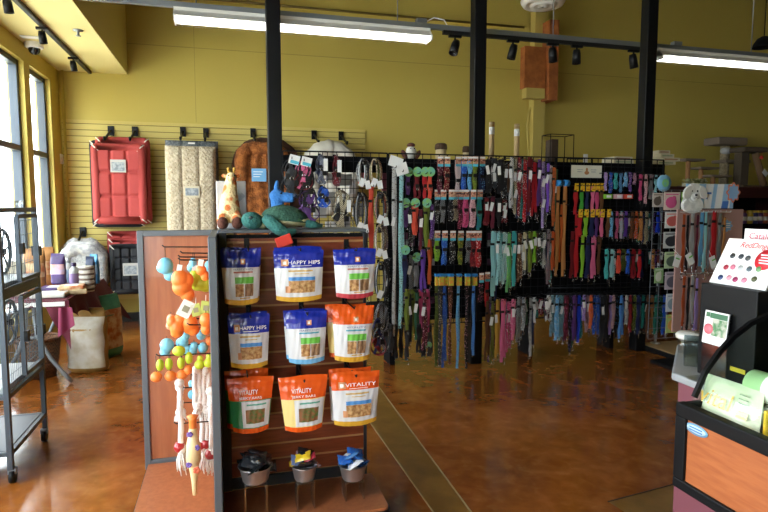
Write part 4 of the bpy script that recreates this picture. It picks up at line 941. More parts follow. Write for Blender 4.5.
PC = dict(black='17171b', charcoal='34363a', grey='85878a', silver='b4b4b4', white='d8d8d6', cream='cfc3a2', red='b02028', darkred='6c1620', orange='d0622a', rust='a84a20', tan='b47a44', brown='5c3a24', gold='c49a3c', yellow='d8b83c',
          olive='6c7a2c', green='3f9a3a', lime='84bc34', darkgreen='2e5a3e', teal='2a8c84', turquoise='4cb8b8', aqua='94c8cc', sky='6aa8d4', blue='2c5cc0', royal='2446d0', navy='1e2850', purple='53306c', lilac='9c84c0', violet='6f48b0', pink='d0648c', rose='c44a78', palepink='d8a8b0', maroon='5c1a2c', coral='d8503c')
def strap_m(col, pat=None, c2=None):
    if not pat: return mat('strap_'+col, PC[col], .55)
    return mat('strap_%s_%s_%s' % (col, pat, c2), PC[col], .55, c2=PC[c2], noise={'dots': 70, 'wave': 26, 'checker': 130}[pat], kind=pat, sharp={'dots': (.22,.3), 'wave': (.45,.55), 'checker': (.45,.55)}[pat])
chrome = mat('clip_chrome', 'b8b8ba', .25, 1); tagw = mat('swing_tag', 'e4e4e2', .6); bodyb = mat('buckle_black', '121214', .4)
tealc = mat('round_card_teal', '6fb6a4', .5, c2='8cc46a', noise=30); cyanc = mat('card_cyan', '4fb4cc', .5); sunset = mat('card_sunset', 'd8b090', .5, c2='b8705a', noise=60); yelc = mat('card_yellow', 'e0b428', .5); bluec = mat('card_blue', '2f86c8', .5); limec = mat('card_lime', 'a8c43c', .5, c2='d88a3c', noise=50)
def clip(p, s=1.0):
    p = V(p); mb = MB(); ring = [p+V((.007*s*math.cos(a*PI/5), 0, .007*s*math.sin(a*PI/5))) for a in range(10)]
    mb.tube(ring, .0018*s, 6, closed=True); mb.tube([p+V((0,0,-.007*s)), p+V((0,0,-.03*s))], [.0035*s, .003*s], 8)
    mb.tube([p+V((0,0,-.03*s)), p+V((.007*s,0,-.036*s)), p+V((.007*s,0,-.048*s)), p+V((0,0,-.052*s)), p+V((-.005*s,0,-.045*s))], .002*s, 6)
    return mb
LEADS = 0
def lead(x, y0, y1, wpx, col, label, group, pat=None, c2=None, Y=None, tagn=0, card=None, clips=1, name='dog_lead', cat='dog lead', swing=0, hk=True):
    """doubled strap hung over a hook, with snap hook, swing tags or a header card"""
    global LEADS; LEADS += 1
    Y = Y or (GY-.06-.03*(LEADS % 4)); a, b = at(x, y0, Y), at(x, y1, Y); k = Y*1.04/576; w = wpx*k; L = a.z-b.z
    t = thing(name, label, cat, (a.x, Y, b.z), group); s = random.uniform(-.006, .006); ph = random.uniform(0, 6); n = 16; m = strap_m(col, pat, c2)
    mb = MB(); ws = w*.56; sw_ = random.uniform(-.25, .25)*w
    fr = [V((a.x - w*.24 + s*i/n + sw_*(i/n)**2 + .0045*math.sin(i*.55+ph), Y-.007+.004*math.sin(i*.9+ph), a.z-L*i/n)) for i in range(n+1)]
    bk = [V((a.x + w*.24 - s*i/n - sw_*(i/n)**2 + .0045*math.sin(i*.5+ph+2), Y+.008, a.z-L*(.93)*i/n)) for i in range(n+1)]
    loop = list(reversed(bk)) + [V((a.x, Y, a.z+.006))] + fr
    if L < .3:                                     # short pieces close on themselves at the bottom too
        loop = loop + [V((a.x, Y, b.z-.004))] + [bk[-1]]
    mb.ribbon(loop, ws, .003, V((1,0,0))); mb.build('strap', m, t)
    if clips:
        c_ = clip(bk[-1]+V((0,0,-.004)), (2.0 if clips == 2 else 1.25) if L > .3 else .9)
        c_.build('snap_hook', chrome, t)
        MB().bx(fr[3].x-ws*.55, fr[3].x+ws*.55, fr[3].y-.004, fr[3].y+.006, fr[3].z-.011, fr[3].z+.011).build('keeper', bodyb, t)
    for q in range(tagn):
        p = fr[min(n, 5+q*5)]+V((random.uniform(-.01,.012), -.008, 0)); R = Matrix.Rotation(random.uniform(-.3,.3), 3, 'Y')
        MB().box(p, (.030, .001, .078), 0, R).build('swing_tag', tagw, t)
    if card: header(card, V((a.x, Y-.012, a.z+.018)), max(w, .045), t)
    if hk: hook(a.x, a.z+.004)
    return t
TUCK = [('black',None,None,'black'),('charcoal','dots','grey','charcoal dotted'),('navy',None,None,'navy'),('maroon','dots','palepink','maroon dotted'),('grey','checker','black','grey checked'),('darkgreen',None,None,'dark green'),('purple','dots','lilac','purple dotted'),('black','checker','white','black-white checked'),('brown',None,None,'brown'),('teal','dots','aqua','teal dotted')]
TK = 0
import re
def short(d): return re.sub(r' with (.+) dots', lambda m: ' '+m.group(1).replace(' ', '-')+'-dotted', d.split(',')[0]).replace(' lead','').replace(' next to the post','').replace(' next to the gold one','').replace(' second along',' farther along').replace(' next to the card rack','')
def tuck(x, y0, y1, d, where, group):
    """one more strap half hidden behind its neighbour on the same hook row"""
    global TK; TK += 1; c, p, c2, n = TUCK[(TK*7) % 10]
    lead(x+2.3, y0+2, y1+random.uniform(-9, 5), 4.2, c, '%s lead tucked behind the %s one, %s' % (n, d, where), group, p, c2, Y=GY-.045, tagn=TK % 2, hk=False)
def header(kind, p, w, t):
    if kind == 'sunset':
        c = MB().box(p+V((0,0,-.022)), (w, .0015, .085)).build('header_card', sunset, t); MB().box(p+V((0,-.0015,-.056)), (w*.98, .001, .022)).build('card_band', cyanc, c)
        MB().box(p+V((0,-.0015,.01)), (w*.98, .001, .016)).build('card_band', tagw, c)
    elif kind == 'disc': MB().cyl(p+V((0,-.001,0)), p+V((0,.001,0)), .042, 20).build('round_card', tealc, t)
    elif kind == 'yellow':
        c = MB().box(p+V((0,0,-.03)), (.043, .0015, .075)).build('header_card', yelc, t); MB().box(p+V((0,-.0015,-.05)), (.03, .001, .010)).build('card_band', mat('card_amber', 'c07a1c', .5), c)
    elif kind == 'blue': MB().cyl(p+V((-.025,0,-.01)), p+V((.025,0,-.01)), .03, 14).build('header_card', bluec, t)
    elif kind == 'lime':
        c = MB().box(p+V((0,0,-.05)), (w*.95, .03, .085)).build('header_card', limec, t); MB().box(p+V((0,0,-.0)), (w, .034, .024)).build('card_cap', bluec, c)
def collar(x, y0, y1, wpx, col, label, group, pat=None, c2=None, card='sunset', **kw):
    t = lead(x, y0, y1, wpx, col, label, group, pat, c2, card=card, clips=0, name='dog_collar', cat='dog collar', **kw)
    Y = t.location.y; p = V((at(x, y0, Y).x, Y-.012, at(x, (y0+y1)/2, Y).z)); k = Y/576
    MB().box(p, (wpx*k*.8, .008, .03)).build('buckle', bodyb, t); ring = [p+V((.010*math.cos(a*PI/5), -.004, -.03+.010*math.sin(a*PI/5))) for a in range(10)]; MB().tube(ring, .002, 5, closed=True).build('ring', chrome, t)
    return t
def coil(x, y0, y1, wpx, cols, label, group, tagn=2):
    """rope lead coiled into hanging ovals"""
    Y = GY-.10; a, b = at(x, y0, Y), at(x, y1, Y); k = Y*1.04/576; w = wpx*k/2; h = (a.z-b.z)/2; c = (a+b)/2
    t = thing('rope_lead', label, 'dog lead', (a.x, Y, b.z), group)
    for i, cn in enumerate(cols):
        ph = random.uniform(0, 6); pts = [c + V((w*(.45+(.19*i) % .6)*math.cos(q*2*PI/26)*(1+.1*math.sin(2*q*2*PI/26+ph)) + .008*(i-1.5), .013*i-.02+.008*math.sin(q*.7+ph), h*math.sin(q*2*PI/26))) for q in range(26)]
        MB().tube(pts, .0062, 7, closed=True).build('rope', strap_m(cn, 'wave', {'black':'charcoal','grey':'silver','brown':'cream'}.get(cn,'black')), t)
    MB().cyl(c+V((0,-.01,h*.55)), c+V((0,-.01,h*.85)), .022, 10).build('binding', bodyb, t)
    for q in range(tagn): MB().box(c+V((-.02+.05*q, -.05, -h*.75-.02*q)), (.045, .001, .07), 0, Matrix.Rotation(.4-.6*q, 3, 'Y')).build('swing_tag', tagw, t)
    hook(a.x, a.z-.008)
def harness(x, y0, y1, wpx, col, label, pat=None, c2=None, card=None, tagn=0, acc=None):
    """strap harness: chest loop, girth loop, back strap, joined with rings"""
    Y = GY-.10; a, b = at(x, y0, Y), at(x, y1, Y); k = Y*1.04/576; w = wpx*k/2; H = a.z-b.z; c = (a+b)/2; m = strap_m(col, pat, c2)
    t = thing('dog_harness', label, 'dog harness', (a.x, Y, b.z), 'dog harnesses on the grid')
    def oval(cx, cz, rx, rz, dy, sq=1.0): return [V((cx+rx*math.cos(q*2*PI/22), Y+dy+.02*math.sin(q*2*PI/22*2), cz+rz*math.copysign(abs(math.sin(q*2*PI/22))**sq, math.sin(q*2*PI/22)))) for q in range(23)]
    MB().ribbon(oval(a.x, a.z-H*.30, w*.72, H*.28, -.01), .032, .004, V((.3,1,.3))).ribbon(oval(a.x+w*.1, a.z-H*.30, w*.55, H*.25, .015), .032, .004, V((0,1,.3))).build('neck_loop', m, t)
    MB().ribbon(oval(a.x, a.z-H*.72, w*.85, H*.26, -.015), .034, .004, V((.3,1,.3))).ribbon([(a.x-w*.7,Y,a.z-H*.55),(a.x-w*.2,Y-.03,a.z-H*.75),(a.x+w*.5,Y-.02,b.z)], .028).build('girth_loop', strap_m(acc) if acc else m, t)
    MB().ribbon([(a.x-w*.1,Y-.02,a.z),(a.x,Y-.035,a.z-H*.4),(a.x+w*.05,Y-.02,a.z-H*.85)], .03).ribbon([(a.x+w*.5,Y-.02,a.z-H*.1),(a.x+w*.1,Y-.035,a.z-H*.5),(a.x-w*.5,Y-.02,a.z-H*.95)], .024).build('chest_strap', m, t)
    MB().ell((a.x-w*.05, Y-.012, a.z-H*.5), (w*.5, .012, H*.3), 0, Matrix.Rotation(.2, 3, 'Y')).build('chest_pad', strap_m(acc or col), t)
    for dx, dz in ((-.3,.45),(.35,.62)): MB().box((a.x+w*dx, Y-.04, a.z-H*dz), (.035, .012, .045)).build('buckle', bodyb, t)
    MB().tube([V((a.x+.014*math.cos(q*PI/5), Y-.045, a.z-H*.5+.014*math.sin(q*PI/5))) for q in range(10)], .003, 6, closed=True).build('ring', chrome, t)
    if card:
        cc = MB().box((a.x+.02, Y-.06, a.z-.01), (.085, .002, .075), 0, Matrix.Rotation(.25, 3, 'Y')).build('header_card', tagw, t); MB().box((a.x+.022, Y-.0615, a.z-.03), (.07, .001, .026), 0, Matrix.Rotation(.25, 3, 'Y')).build('card_band', cyanc, cc)
    for q in range(tagn): MB().box((a.x+w*.5, Y-.05, a.z-H*.35-.05*q), (.035, .001, .10)).build('swing_tag', tagw, t)
    hook(a.x, a.z)
# --- first grid: harnesses and coiled leads
harness(291,159,198,24,'charcoal','charcoal harness with a teal and white card beside the first post', 'checker','black', True)
harness(303,161,190,20,'pink','pink and dark red harness with a white card, second in the top row', None,None,True,0,'darkred')
harness(321,155,184,14,'navy','grey blue patterned harness with a long white tag in the top row','checker','grey',False,1)
harness(336,156,186,9,'darkred','thin dark red harness with a white tag in the top row','dots','grey',False,1)
harness(308,190,222,24,'purple','purple harness with a turquoise strap above the turtle',None,None,False,0,'purple')
harness(323,187,207,14,'blue','small bright blue harness in the second row')
harness(341,190,236,26,'black','large black and cream patterned harness beside the blue harness','checker','cream',False,1)
harness(307,168,206,18,'black','plain black harness hanging behind the pink one')
coil(363,159,186,13,['grey','white','charcoal','silver','grey'],'grey and white coiled rope lead in the top row','coiled rope leads')
coil(375,159,186,12,['brown','olive','brown','tan'],'brown and olive coiled rope lead in the top row','coiled rope leads')
coil(361,193,231,14,['black','grey','charcoal','black','silver'],'black and grey coiled rope lead in the second row','coiled rope leads')
coil(381,192,223,15,['black','rust','cream','charcoal','tan'],'black rust and cream coiled rope lead in the second row','coiled rope leads')
coil(380,225,256,13,['brown','white','brown','cream'],'brown and white coiled rope lead in the third row','coiled rope leads')
coil(381,262,298,16,['black','grey','black','charcoal'],'black and grey coiled rope lead hanging by the bag display edge','coiled rope leads', 1)
harness(381,302,352,20,'black','black and white harness hanging lowest beside the orange bags','checker','grey')
lead(371,187,262,5.5,'coral','coral red long lead between the coiled rope leads','single leads on the first grid',tagn=0)
harness(378,318,355,18,'navy','navy harness with red lining hanging low beside the orange bags',None,None,False,0,'darkred')
lead(394.5,168,336,5,'silver','long white lead with brown dots hung full length','long dotted leads','dots','brown',tagn=1,Y=GY-.12)
lead(401.5,172,328,5.5,'aqua','long turquoise lead with brown dots hung full length','long dotted leads','dots','brown',Y=GY-.12)
MB_ = at(398,162,GY-.13)
o = MB().box(MB_+V((-.02,0,.0)), (.12,.003,.09),0,Matrix.Rotation(.3,3,'Y')).box(MB_+V((.03,-.01,-.06)), (.11,.003,.10),0,Matrix.Rotation(-.3,3,'Y')).build('price_cards', tagw); tag(o, 'bunch of white price cards above the two long dotted leads', 'cards')
# --- second grid: round teal cards, then sunset cards, then lime cards (counted from the long dotted leads towards the middle post)
G2 = 'collars with round teal cards'
for i, (x, c, d) in enumerate(((408,'purple','purple'),(417,'darkred','dark red'),(425,'red','bright red'),(430,'coral','coral red'))): collar(x,174,198 if i else 194,5,c,'%s collar on a round teal card in the upper row' % d,G2,card='disc')
for i, (x, y1, c, d) in enumerate(((405.5,226,'purple','purple'),(415,234,'coral','coral red'),(426.5,247,'olive','olive green'))): lead(x,205,y1,6.5,c,'%s lead on a round teal card in the second row' % d,'leads with round teal cards',card='disc')
lead(405,252,292,5,'navy','navy lead on a round teal card in the third row','leads with round teal cards',card='disc'); lead(416.5,259,286,5.5,'grey','grey lead on a round teal card in the third row','leads with round teal cards',card='disc')
for i, (x, y0, y1, c, d) in enumerate(((423,250,292,'violet','violet'),(430,240,284,'rust','rust orange'))): lead(x,y0,y1,5,c,'%s lead hanging beside the carded collars, third row' % d,'loose leads on the second grid')
for i, (x, y1, c, d) in enumerate(((407,330,'olive','olive green lead near the dotted leads, fourth row'),(413,338,'olive','longer olive green lead beside the rose pink ones, fourth row'),(421,328,'rose','rose pink lead beside the olive one, fourth row'),(428,332,'rose','rose pink lead with a round teal disc at its end, fourth row'))): lead(x,290,y1,5.5,c,d,'fourth row leads on the second grid')
q = at(429,345,GY-.1); o = MB().cyl(q+V((0,-.002,0)), q+V((0,.002,0)), .03, 18).build('round_tag', tealc); tag(o, 'round teal tag hanging under the rose pink lead', 'tag')
for i, (x, y1) in enumerate(((391,352),(396,358),(401,357),(407,360),(419,352),(424,356),(430,355))): lead(x,325,y1,5,'black' if i % 3 else 'charcoal','%s lead in the low row under the dotted leads, %s from the bag display' % ('black' if i % 3 else 'charcoal', ordn(i)),'low black leads on the second grid')
ROW = [(440,168,194,'maroon','dots','palepink','maroon collar with pink dots'),(447,168,190,'darkred','dots','cream','dark red collar with cream dots'),(458,168,200,'palepink','checker','white','pale pink checked collar'),(464,168,190,'blue','dots','sky','blue collar with sky dots'),(470,168,190,'sky','dots','navy','sky blue collar with navy dots'),(475,168,190,'olive','dots','lime','olive collar with lime dots'),(482,168,192,'navy','dots','sky','navy collar with sky dots over the middle post')]
for i, (x, a, b, c, p, c2, d) in enumerate(ROW): collar(x,a-7,b,6,c,'%s on a sunset card, top row' % d,'collars on sunset cards',p,c2)
ROW = [(437,222,'charcoal','dots','white','charcoal collar with white dots'),(443,222,'charcoal','checker','grey','charcoal checked collar'),(451,220,'black','dots','white','black collar with white dots'),(456,220,'black','checker','cream','black and cream checked collar'),(461,229,'maroon','dots','pink','maroon collar with pink dots'),(466,226,'rose','dots','maroon','rose collar with maroon dots'),(473,226,'palepink','dots','maroon','pale pink collar with maroon dots'),(479.5,230,'teal','dots','blue','teal collar with blue dots')]
for i, (x, b, c, p, c2, d) in enumerate(ROW): collar(x,194,b,6,c,'%s on a sunset card, second row' % d,'collars on sunset cards',p,c2)
ROW = [(437,260,'lime','dots','darkgreen','lime collar with dark green dots'),(444.5,264,'blue','dots','sky','blue collar with sky dots'),(452.5,262,'black','dots','white','black collar with white dots'),(460.5,264,'olive','dots','yellow','olive collar with yellow dots'),(468.5,262,'black','checker','grey','black checked collar'),(473.5,266,'darkred','dots','red','dark red collar with red dots'),(478.5,266,'red','dots','white','red collar with white dots')]
for i, (x, b, c, p, c2, d) in enumerate(ROW): collar(x,235,b,6,c,'%s on a sunset card, third row' % d,'collars on sunset cards',p,c2)
ROW = [(437,366,'black','wave','olive','black and olive striped'),(440.5,366,'charcoal','dots','cream','charcoal with cream dots'),(445,367,'blue','dots','sky','blue with sky dots, nearer the charcoal ones'),(450.5,364,'brown','dots','palepink','brown with pink dots'),(458.5,368,'sky','dots','blue','sky blue with blue dots'),(467,368,'black','dots','palepink','black with pink dots'),(474,355,'blue','checker','sky','blue checked, shortest of the row')]
for i, (x, b, c, p, c2, d) in enumerate(ROW): lead(x,277,b,4.6,c,'long lead %s, under a lime and blue card' % d,'long leads under lime cards',p,c2,card='lime',Y=GY-.13-.02*(i % 2))
collar(481,277,302,5,'black','black collar with pink dots beside the lime carded leads','collars by the middle post','dots','pink'); collar(487,276,306,5.5,'red','red collar with dark dots by the middle post, fourth row','collars by the middle post','dots','darkred')
for x, y0, y1, c, p, c2, l in ((411,206,246,'black','dots','grey','black dotted lead hanging between the purple and coral teal carded leads'),(421,210,250,'maroon',None,None,'maroon lead hanging between the coral and olive teal carded leads'),(432.5,205,238,'purple','dots','lilac','purple dotted lead hanging just past the olive teal carded lead'),(411,256,300,'charcoal','checker','grey','charcoal checked lead hanging between the navy and grey teal carded leads'),(410,294,346,'black',None,None,'black lead hanging between the two olive green leads'),(417,293,340,'darkgreen',None,None,'dark green lead hanging between the olive green and rose pink leads'),(425,293,350,'maroon','dots','palepink','maroon dotted lead hanging between the two rose pink leads'),(387.5,258,334,'black','dots','silver','black dotted lead hanging beside the long white dotted one'),(385,202,252,'maroon','checker','grey','maroon checked lead hanging beside the brown and white coiled rope'),(366,232,300,'charcoal',None,None,'plain charcoal lead hanging by the end of the bag display')):
    lead(x,y0,y1,4.6,c,l,'loose leads on the second grid',p,c2,tagn=1)
# buckles and small packs glimpsed at the back of the second grid
sm = mat('back_pack', '8e8e96', .6); sm2 = mat('back_pack_plum', '5a2c48', .6); k = 0
for row, y in enumerate((236, 243, 262, 300)):
    for i, x in enumerate((405, 412, 421, 432, 489)):
        q = at(x, y, 5.03); o = MB().bx(q.x-.022, q.x+.022, 5.015, 5.04, q.z-.03, q.z+.03).build('small_pack', sm if (row+i) % 2 else sm2, bevel=.003); tag(o, '%s small pack glimpsed behind the round teal cards, %s row, %s from the dotted leads' % ('grey' if (row+i) % 2 else 'plum', ordn(row), ordn(i)), 'pack', 'small packs behind the collars')
# --- third grid (counted from the middle post)
G3 = 'leads on the third grid'
R3 = 'in the top row after the middle post'
for x, y0, y1, w, c, p, c2, d, tg in ((489,160,192,6,'black',None,None,'black lead next to the post',1),(495,159,188,6,'charcoal',None,None,'charcoal lead with white tags',2),(501,160,194,7,'black',None,None,'black lead second along',1),(506,163,196,5,'black','dots','grey','black lead with grey dots',1),(512,158,208,5,'grey','checker','white','grey and white checked lead',1),(516,160,214,5,'cream','checker','black','cream and black checked lead',2),
    (520,158,216,5.5,'darkred','dots','white','dark red lead with white dots',1),(525.5,160,222,5.5,'red','dots','white','bright red lead with white dots',0),(530,158,212,5,'darkred',None,None,'plain dark red lead',1),(535,163,216,5.5,'red',None,None,'plain bright red lead',0),(540,160,206,5,'purple',None,None,'purple lead',1),(544,162,228,5,'lilac','dots','white','lilac lead with white dots',2),(548.5,164,212,4.5,'violet',None,None,'violet lead',1),(551,166,206,4,'palepink','checker','white','pale pink checked lead',1),(554.5,168,226,4.5,'orange','wave','brown','orange and brown striped lead',0)):
    lead(x,y0,y1,w,c,'%s %s' % (d, R3),G3,p,c2,tagn=tg); tuck(x,y0,y1,short(d),R3.replace('in the ','').replace('after the middle post','past middle post'),G3)
for x, y0, y1, c, d, tg in ((487,198,224,'darkred','dark red',1),(493,197,228,'maroon','maroon',1),(499,199,226,'black','black',1),(505,200,222,'darkred','dull red dotted',2)): lead(x,y0,y1,6,c,'%s lead in the second row just after the middle post' % d,G3,'dots' if 'dotted' in d else None,'white' if 'dotted' in d else None,tagn=tg)
R3 = 'in the third row after the middle post'
for x, y0, y1, w, c, p, c2, d, tg in ((494,232,296,7,'aqua',None,None,'pale aqua lead, broadest',0),(499.5,232,285,6,'aqua','dots','teal','aqua lead with teal dots',1),(505,233,284,5.5,'turquoise','checker','white','turquoise checked lead',1),(509.5,233,292,5,'lime','checker','teal','lime and teal checked lead',1),(514.5,232,286,6,'turquoise',None,None,'plain turquoise lead',1),(520,234,282,4.5,'brown','dots','cream','brown lead with cream dots',1),(525,233,270,5,'cream',None,None,'cream lead',2),(530.5,232,272,5,'olive',None,None,'olive lead',1),(535,232,262,5,'lime',None,None,'lime green lead',1),(540,233,262,4.5,'black','dots','white','black lead with white dots',1),(544.5,233,268,4.5,'charcoal','checker','white','charcoal checked lead',1),(549,230,284,4.5,'maroon','checker','grey','maroon checked lead',0)):
    lead(x,y0,y1,w,c,'%s %s' % (d, R3),G3,p,c2,tagn=tg); tuck(x,y0,y1,short(d),R3.replace('in the ','').replace('after the middle post','past middle post'),G3)
R3 = 'in the lowest row after the middle post'
for x, y0, y1, w, c, p, c2, d, tg in ((488,302,360,5,'brown',None,None,'dark brown lead',0),(493,302,362,4.5,'olive','wave','brown','olive and brown lead',1),(498,300,358,5.5,'gold',None,None,'gold lead',1),(503.5,300,362,6,'pink',None,None,'pink lead next to the gold one',0),(509,302,352,5,'rose','dots','white','rose lead with white dots',1),(513.5,300,340,6,'pink','dots','palepink','pink lead with pale dots',1),(519,298,342,5,'silver','checker','charcoal','silver checked lead',0),(524,298,330,6,'grey','dots','white','grey lead with white dots',0),(531,298,356,4.5,'white','wave','black','white and black banded lead, longest',0),(535,298,322,5,'silver',None,None,'silver lead',0),(541,300,314,6,'darkred','dots','white','dark red lead with white dots',1),(546,299,318,5,'charcoal','dots','pink','charcoal lead with pink dots',1)):
    lead(x,y0,y1,w,c,'%s %s' % (d, R3),G3,p,c2,tagn=tg); tuck(x,y0,y1,short(d),R3.replace('in the ','').replace('after the middle post','past middle post'),G3)
# --- fourth grid
G4 = 'leads on the fourth grid'
for x, l in ((558.5,'tan leather lead with a blue card next to the red leads'),(565.5,'tan leather lead with a blue card beside the yellow carded leads')): lead(x,184,276,5,'tan',l,'leather leads with blue cards',card='blue',Y=GY-.12)
lead(553.5,232,270,5,'rust','rust leather lead hanging below the orange striped lead',G4)
lead(562,205,262,4,'orange','orange leather strap between the two tan leather leads',G4)
for i, (x, c, d) in enumerate(((576,'red','red'),(582,'green','green'),(587.5,'navy','navy'),(593,'pink','pink'),(597.5,'rose','rose'),(602,'brown','brown'))): lead(x,186,214,5.5,c,'%s lead on a yellow card, upper row under the white sign' % d,'leads on yellow cards',card='yellow',Y=GY-.08)
for i, (x, c, d) in enumerate(((580,'red','red'),(586,'lime','lime green'),(592,'navy','navy'),(597,'purple','purple'),(602,'pink','pink'),(608.5,'brown','brown'))): lead(x,212,236,5.5,c,'%s lead on a yellow card, lower row' % d,'leads on yellow cards',card='yellow',Y=GY-.15)
for x, y0, y1, w, c, d in ((573,232,278,6,'darkred','dark red'),(577.5,215,277,6,'red','bright red'),(583,236,277,5.5,'lime','lime green'),(588.5,236,278,6,'navy','navy'),(594,236,278,6.5,'pink','pink'),(599.5,236,274,5,'brown','brown')): lead(x,y0,y1,w,c,'long %s lead hanging below the yellow cards' % d,'long leads below the yellow cards',Y=GY-.07,hk=False)
R4 = 'in the top row beside the white sign'
for x, y1, c, p, c2, d in ((606,190,'lilac','dots','white','lilac collar with white dots'),(611,192,'blue','dots','palepink','blue collar with pink dots'),(616,188,'turquoise','dots','navy','turquoise collar with navy dots'),(621,192,'navy','checker','sky','navy and sky checked collar'),(626,186,'sky','dots','white','sky blue collar with white dots'),(630.5,191,'violet','dots','white','violet collar with white dots'),(635,184,'palepink','checker','purple','pink and purple checked collar')): lead(x,173,y1,5,c,'%s %s' % (d, R4),G4,p,c2,clips=0,name='dog_collar',cat='dog collar')
for x, y1, c, p, c2, d in ((641,200,'rose','dots','charcoal','rose lead with charcoal dots'),(646.5,203,'palepink','dots','charcoal','pale pink lead with charcoal dots'),(651.5,198,'grey','dots','pink','grey lead with pink dots'),(656.5,192,'aqua','dots','navy','aqua lead with navy dots'),(661,190,'charcoal','checker','palepink','charcoal and pink checked lead')): lead(x,175,y1,5.5,c,'%s in front of the far black post, top row' % d,G4,p,c2)
for x, c, d in ((607.5,'lime','lime green'),(618,'palepink','pale pink'),(628,'coral','coral red')):
    q = at(x,196.5,GY-.08); t = thing('small_box', '%s small box clipped on the grid under the blue collars' % d, 'box', q-V((0,0,.022)), 'small boxes on the grid'); MB().bx(q.x-.042,q.x+.042,q.y-.02,q.y+.02,q.z-.022,q.z+.022).build('box_body', strap_m(c), t, bevel=.003); MB().bx(q.x-.025,q.x+.025,q.y-.022,q.y-.0205,q.z-.012,q.z+.012).build('box_label', tagw, t)
R4 = 'in the second row toward the far post'
for x, y1, c, p, c2, d in ((612,236,'sky','dots','navy','sky blue lead with navy dots'),(617.5,238,'pink','dots','purple','pink lead with purple dots'),(622,238,'turquoise','checker','pink','turquoise and pink checked lead'),(626.5,236,'violet',None,None,'plain violet lead'),(632.5,238,'brown','dots','rust','brown lead with rust dots'),(637,238,'orange','dots','sky','orange lead with sky dots'),(641.5,240,'tan','dots','darkred','tan lead with dark red dots'),(647,244,'black','checker','cream','black and cream checked lead'),(652,240,'black','dots','grey','black lead with grey dots'),(658.5,232,'royal',None,None,'royal blue lead')): lead(x,212,y1,5.2,c,'%s %s' % (d, R4),G4,p,c2); tuck(x,212,y1,short(d),'second row toward far post',G4)
R4 = 'in the third row toward the far post'
for x, y1, c, p, c2, d in ((607,278,'turquoise','dots','teal','turquoise lead with teal dots'),(612.5,276,'aqua',None,None,'plain aqua lead'),(619,272,'coral',None,None,'plain coral lead'),(624,270,'olive','checker','black','olive and black checked lead'),(628.5,273,'blue','dots','black','blue lead with black dots'),(634,277,'red','wave','darkred','red striped lead'),(640,277,'red',None,None,'plain red lead'),(647,268,'black',None,None,'plain black lead'),(653.5,268,'tan','dots','black','tan lead with black dots'),(659,262,'rust','checker','navy','rust and navy checked lead')): lead(x,250,y1,5.5,c,'%s %s' % (d, R4),G4,p,c2); tuck(x,250,y1,short(d),'third row toward far post',G4)
LOW = [(549,318,'silver','dots','black','silver with black dots',1),(553,334,'navy','wave','aqua','navy and aqua striped',1),(557.5,338,'sky','dots','white','sky blue with white dots',0),(562,338,'aqua','checker','navy','aqua and navy checked',1),(566.5,338,'maroon','dots','pink','maroon with pink dots',0),(571,350,'black','dots','lilac','black with lilac dots, longest',0),(575,338,'purple',None,None,'plain purple',0),(579.5,340,'royal',None,None,'plain royal blue',0),(584.5,318,'lilac','dots','navy','lilac with navy dots',1),(588,330,'charcoal','wave','palepink','charcoal and pink banded',1),(591.5,326,'orange','dots','pink','orange with pink dots',0),(595,332,'blue','dots','white','blue with white dots',0),(599,332,'blue','wave','black','blue and black banded',0),(603,340,'charcoal',None,None,'plain charcoal',1),(607,336,'black',None,None,'plain black',0),(611,332,'lilac',None,None,'plain lilac',0),(614,326,'palepink','checker','charcoal','pale pink checked',0),(618,336,'black','dots','sky','black with sky dots',0),(622,336,'sky','checker','blue','sky and blue checked',0),(627,322,'white','dots','black','white with black dots',1),(631,330,'red','wave','black','red and black banded',0),(635,328,'olive','dots','cream','olive with cream dots',0),(639,332,'navy',None,None,'plain navy',0),(643.5,326,'teal','dots','darkgreen','teal with dark green dots',0),(648.5,330,'brown',None,None,'plain brown',0),(652.5,332,'tan',None,None,'plain tan',0),(656.5,332,'darkgreen','wave','teal','dark green and teal banded',0),(661,330,'darkgreen','dots','sky','dark green with sky dots',0),(665,332,'blue',None,None,'plain blue next to the card rack',0)]
for x, y1, c, p, c2, d, tg in LOW: lead(x,296,y1+2,5.6,c,'lead %s, in the lowest row before the far post' % d,'lowest row leads on the fourth grid',p,c2,tagn=tg); tuck(x,296,y1,short(d),'lowest row before far post','lowest row leads on the fourth grid')
a, b = at(571.5,165,GY-.05), at(601.5,178,GY-.05)
t = thing('shelf_sign', 'white sign with a small brown emblem above the yellow carded leads', 'sign', (a.x/2+b.x/2, GY-.05, b.z))
MB().bx(a.x,b.x,GY-.052,GY-.046,b.z,a.z).build('sign_board', mat('sign_cream','d8d6c6',.6), t, bevel=.002); c = (a+b)/2
MB().ell((c.x,GY-.053,c.z-.012),(.026,.002,.018)).build('emblem', mat('emblem_tan','b07a4c',.6), t); MB().ell((c.x,GY-.053,c.z+.016),(.012,.002,.020)).build('emblem', mat('emblem_tan'), t)
for s in (-1, 1): MB().bx(c.x+s*.075-.03,c.x+s*.075+.03,GY-.0535,GY-.052,c.z+.014,c.z+.020).bx(c.x+s*.075-.026,c.x+s*.075+.026,GY-.0535,GY-.052,c.z-.006,c.z).build('print_line', mat('label_grey'), t)
# rails for the lowest row
o = MB().tube([(at(548,294,GY-.19).x,GY-.19,at(548,294,GY-.19).z),(at(666,292,GY-.19).x,GY-.19,at(666,292,GY-.19).z)],.006,6).tube([(at(548,288,GY-.1).x,GY-.1,at(548,288,GY-.1).z),(at(666,287,GY-.1).x,GY-.1,at(666,287,GY-.1).z)],.006,6).build('hang_rail', black); tag(o, 'black double rail carrying the lowest row of leads before the far post', 'rail')
